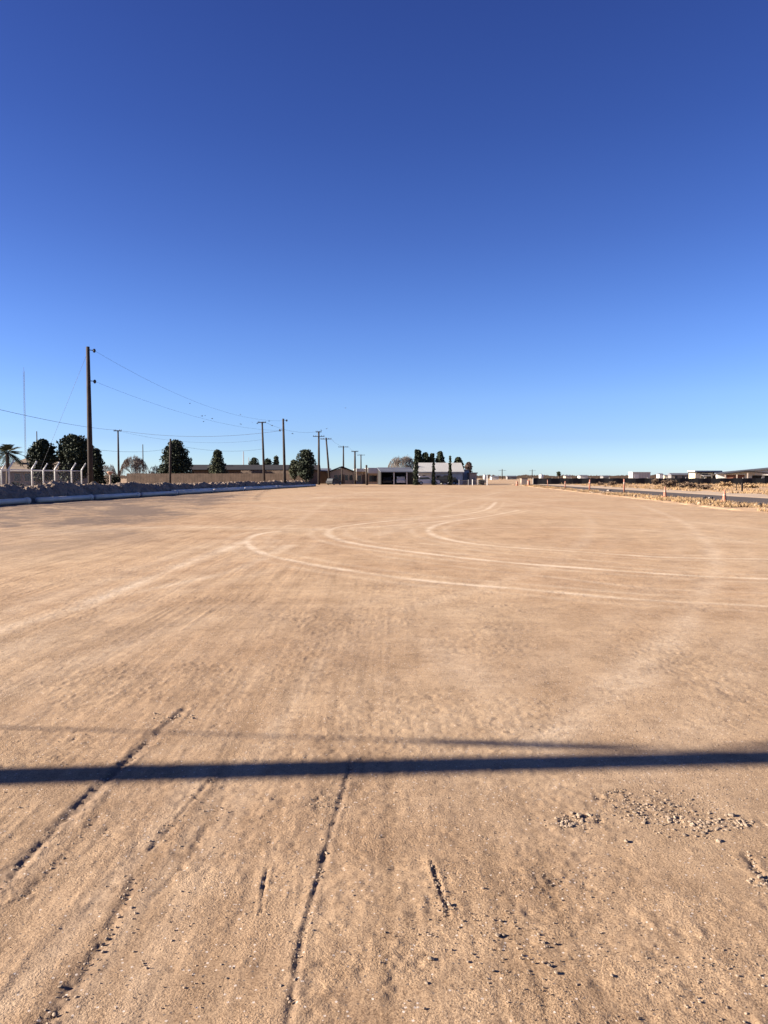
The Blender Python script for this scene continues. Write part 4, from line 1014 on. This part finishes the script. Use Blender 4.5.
# far line of scrub and roofs on the horizon
def far_line():
    n = 26000; a = rng.random(n); px = -200 + 1200 * rng.random(n); d = 500 + 700 * rng.random(n)
    x = (px - 384) / F * d; h = (1.4 + 1.6 * (vnoise(px * .09, d * 0, 99) + .5)) * rng.random(n)
    P = np.stack([x, d, h], -1); s = 0.9
    V = np.stack([P + [-s, 0, -s * .5], P + [s, 0, -s * .5], P + [s * .2, .3, s * .6]], 1).reshape(-1, 3)
    o = npmesh('distant_scrub', V, np.arange(len(V)).reshape(-1, 3), M['scrub']); tag(o, 'thin line of far scrub along the horizon', 'scrub', kind='stuff')
far_line()
for px, wpx, d, top, m, l in ((495, 7, 380, 476.2, 'wallwhite', 'tiny white roof on the horizon left of the far pole'), (512, 9, 420, 476.0, 'wallgrey', 'tiny grey building on the horizon right of the far pole'),
                              (584, 8, 430, 475.3, 'wallwhite', 'tiny white building on the horizon left of the ribbed block'), (606, 6, 430, 475.8, 'wallgrey', 'tiny grey building on the horizon nearest the ribbed block'),
                              (568, 5, 430, 475.6, 'walltan', 'tiny tan building on the horizon right of the ball-crowned tree')):
    w = wpx * d / F; h = hz(top, d); t = thing('far_building', l, 'building', (gx(px, d), d, 0))
    MB().box(-w / 2, w / 2, 0, 6, 0, h - .3).build('wall', M[m], t); MB().prismx([(-.3, h - .3), (3, h + .2), (6.3, h - .3)], -w / 2 - .2, w / 2 + .2).build('roof', M['roofgrey'], t)

# ------------------------------------------------------------------ birds
BL = [(191, 404), (203, 416.5), (206, 416), (204.5, 422), (213, 419), (241, 415), (241.5, 424.5), (253, 423), (258, 423.8), (272.5, 426), (269.5, 421.5), (280.5, 431.5), (293, 434), (321.5, 430.5), (327, 429), (345.5, 408.5)]
bt = MB().tube([(0, -.16, 0), (0, -.08, .01), (0, .05, .01), (0, .14, 0), (0, .22, 0)], [.01, .04, .045, .02, .03], 6)
bt.add([(0, -.06, .03), (0, .06, .03), (.16, .0, .10), (.34, .08, .02), (.15, .06, .09)], [(0, 2, 4, 1), (2, 3, 4)]).add([(0, -.06, .03), (0, .06, .03), (-.16, .0, .10), (-.34, .08, .02), (-.15, .06, .09)], [(1, 4, 2, 0), (4, 3, 2)])
b0 = None
for px, py in BL:
    d = random.uniform(85, 120); loc = (gx(px, d), d, hz(py, d))
    if b0 is None: b0 = bt.build('bird', M['bird'], None, loc); tag(b0, 'tiny dark bird of the loose flock flying over the poles', 'bird', 'flock of birds over the poles'); o = b0
    else: o = b0.copy(); COL.objects.link(o); o.location = loc
    o.scale = (.7, .7, .7); o.rotation_euler = (random.uniform(-.3, .3), random.uniform(-.5, .5), random.uniform(0, 6.28))

# ------------------------------------------------------------------ light, sky, camera
sd = Vector((-math.cos(SUN_AZ) * math.cos(SUN_EL), -math.sin(SUN_AZ) * math.cos(SUN_EL), math.sin(SUN_EL)))  # towards the sun
sl = bpy.data.lights.new('sun', 'SUN'); sl.energy = 5.0; sl.angle = R(0.53); sl.color = (1.0, 0.90, 0.78)
so = bpy.data.objects.new('sun', sl); COL.objects.link(so); so.rotation_euler = sd.to_track_quat('Z', 'Y').to_euler()
W = bpy.data.worlds.new('World'); S.world = W; W.use_nodes = True
wt = W.node_tree; bg = wt.nodes['Background']
sky = wt.nodes.new('ShaderNodeTexSky'); sky.sky_type = 'NISHITA'; sky.sun_disc = False
sky.sun_elevation = SUN_EL; sky.sun_rotation = math.atan2(sd.x, sd.y); sky.altitude = 900; sky.air_density = 1.0; sky.dust_density = 0.35; sky.ozone_density = 4.0
hs = wt.nodes.new('ShaderNodeHueSaturation'); hs.inputs['Saturation'].default_value = 1.15; hs.inputs['Value'].default_value = 1.0
wt.links.new(sky.outputs[0], hs.inputs['Color'])
# clearer, bluer desert air than the sky model gives: its colour is graded by height above the horizon
SKYG = [(0.015, (1.022, 1.202, 1.678)), (0.047, (0.908, 0.979, 1.424)), (0.099, (1.075, 1.026, 1.398)), (0.185, (1.052, 0.92, 1.314)), (0.29, (0.911, 0.734, 1.126)), (0.4, (0.783, 0.605, 0.993)), (0.53, (0.734, 0.524, 0.905))]
wc = wt.nodes.new('ShaderNodeTexCoord'); ws = wt.nodes.new('ShaderNodeSeparateXYZ'); wt.links.new(wc.outputs['Generated'], ws.inputs[0])
wr = wt.nodes.new('ShaderNodeValToRGB'); wt.links.new(ws.outputs['Z'], wr.inputs['Fac']); el = wr.color_ramp.elements
el[0].position = SKYG[0][0]; el[1].position = SKYG[-1][0]
for p_, c_ in SKYG[1:-1]: el.new(p_)
for e_, (p_, c_) in zip(el, SKYG): e_.color = (*[v / 2 / 1.366 for v in c_], 1)
wm = wt.nodes.new('ShaderNodeVectorMath'); wm.operation = 'MULTIPLY'; wt.links.new(hs.outputs[0], wm.inputs[0]); wt.links.new(wr.outputs[0], wm.inputs[1])
wk = wt.nodes.new('ShaderNodeVectorMath'); wk.operation = 'SCALE'; wk.inputs['Scale'].default_value = 2.0; wt.links.new(wm.outputs[0], wk.inputs[0])
wt.links.new(wk.outputs[0], bg.inputs['Color'])
bg.inputs['Strength'].default_value = 0.05
cam = bpy.data.cameras.new('camera'); co = bpy.data.objects.new('camera', cam); COL.objects.link(co)
cam.sensor_fit = 'HORIZONTAL'; cam.sensor_width = 36; cam.lens = F / 768 * 36; cam.clip_end = 20000; cam.clip_start = 0.05
co.location = (0, 0, CAMH); co.rotation_euler = (R(90) - PITCH, 0, 0)
S.camera = co
S.view_settings.view_transform = 'Standard'; S.view_settings.look = 'None'; S.view_settings.gamma = 1; S.view_settings.use_curve_mapping = False
S.view_settings.exposure = 1.95
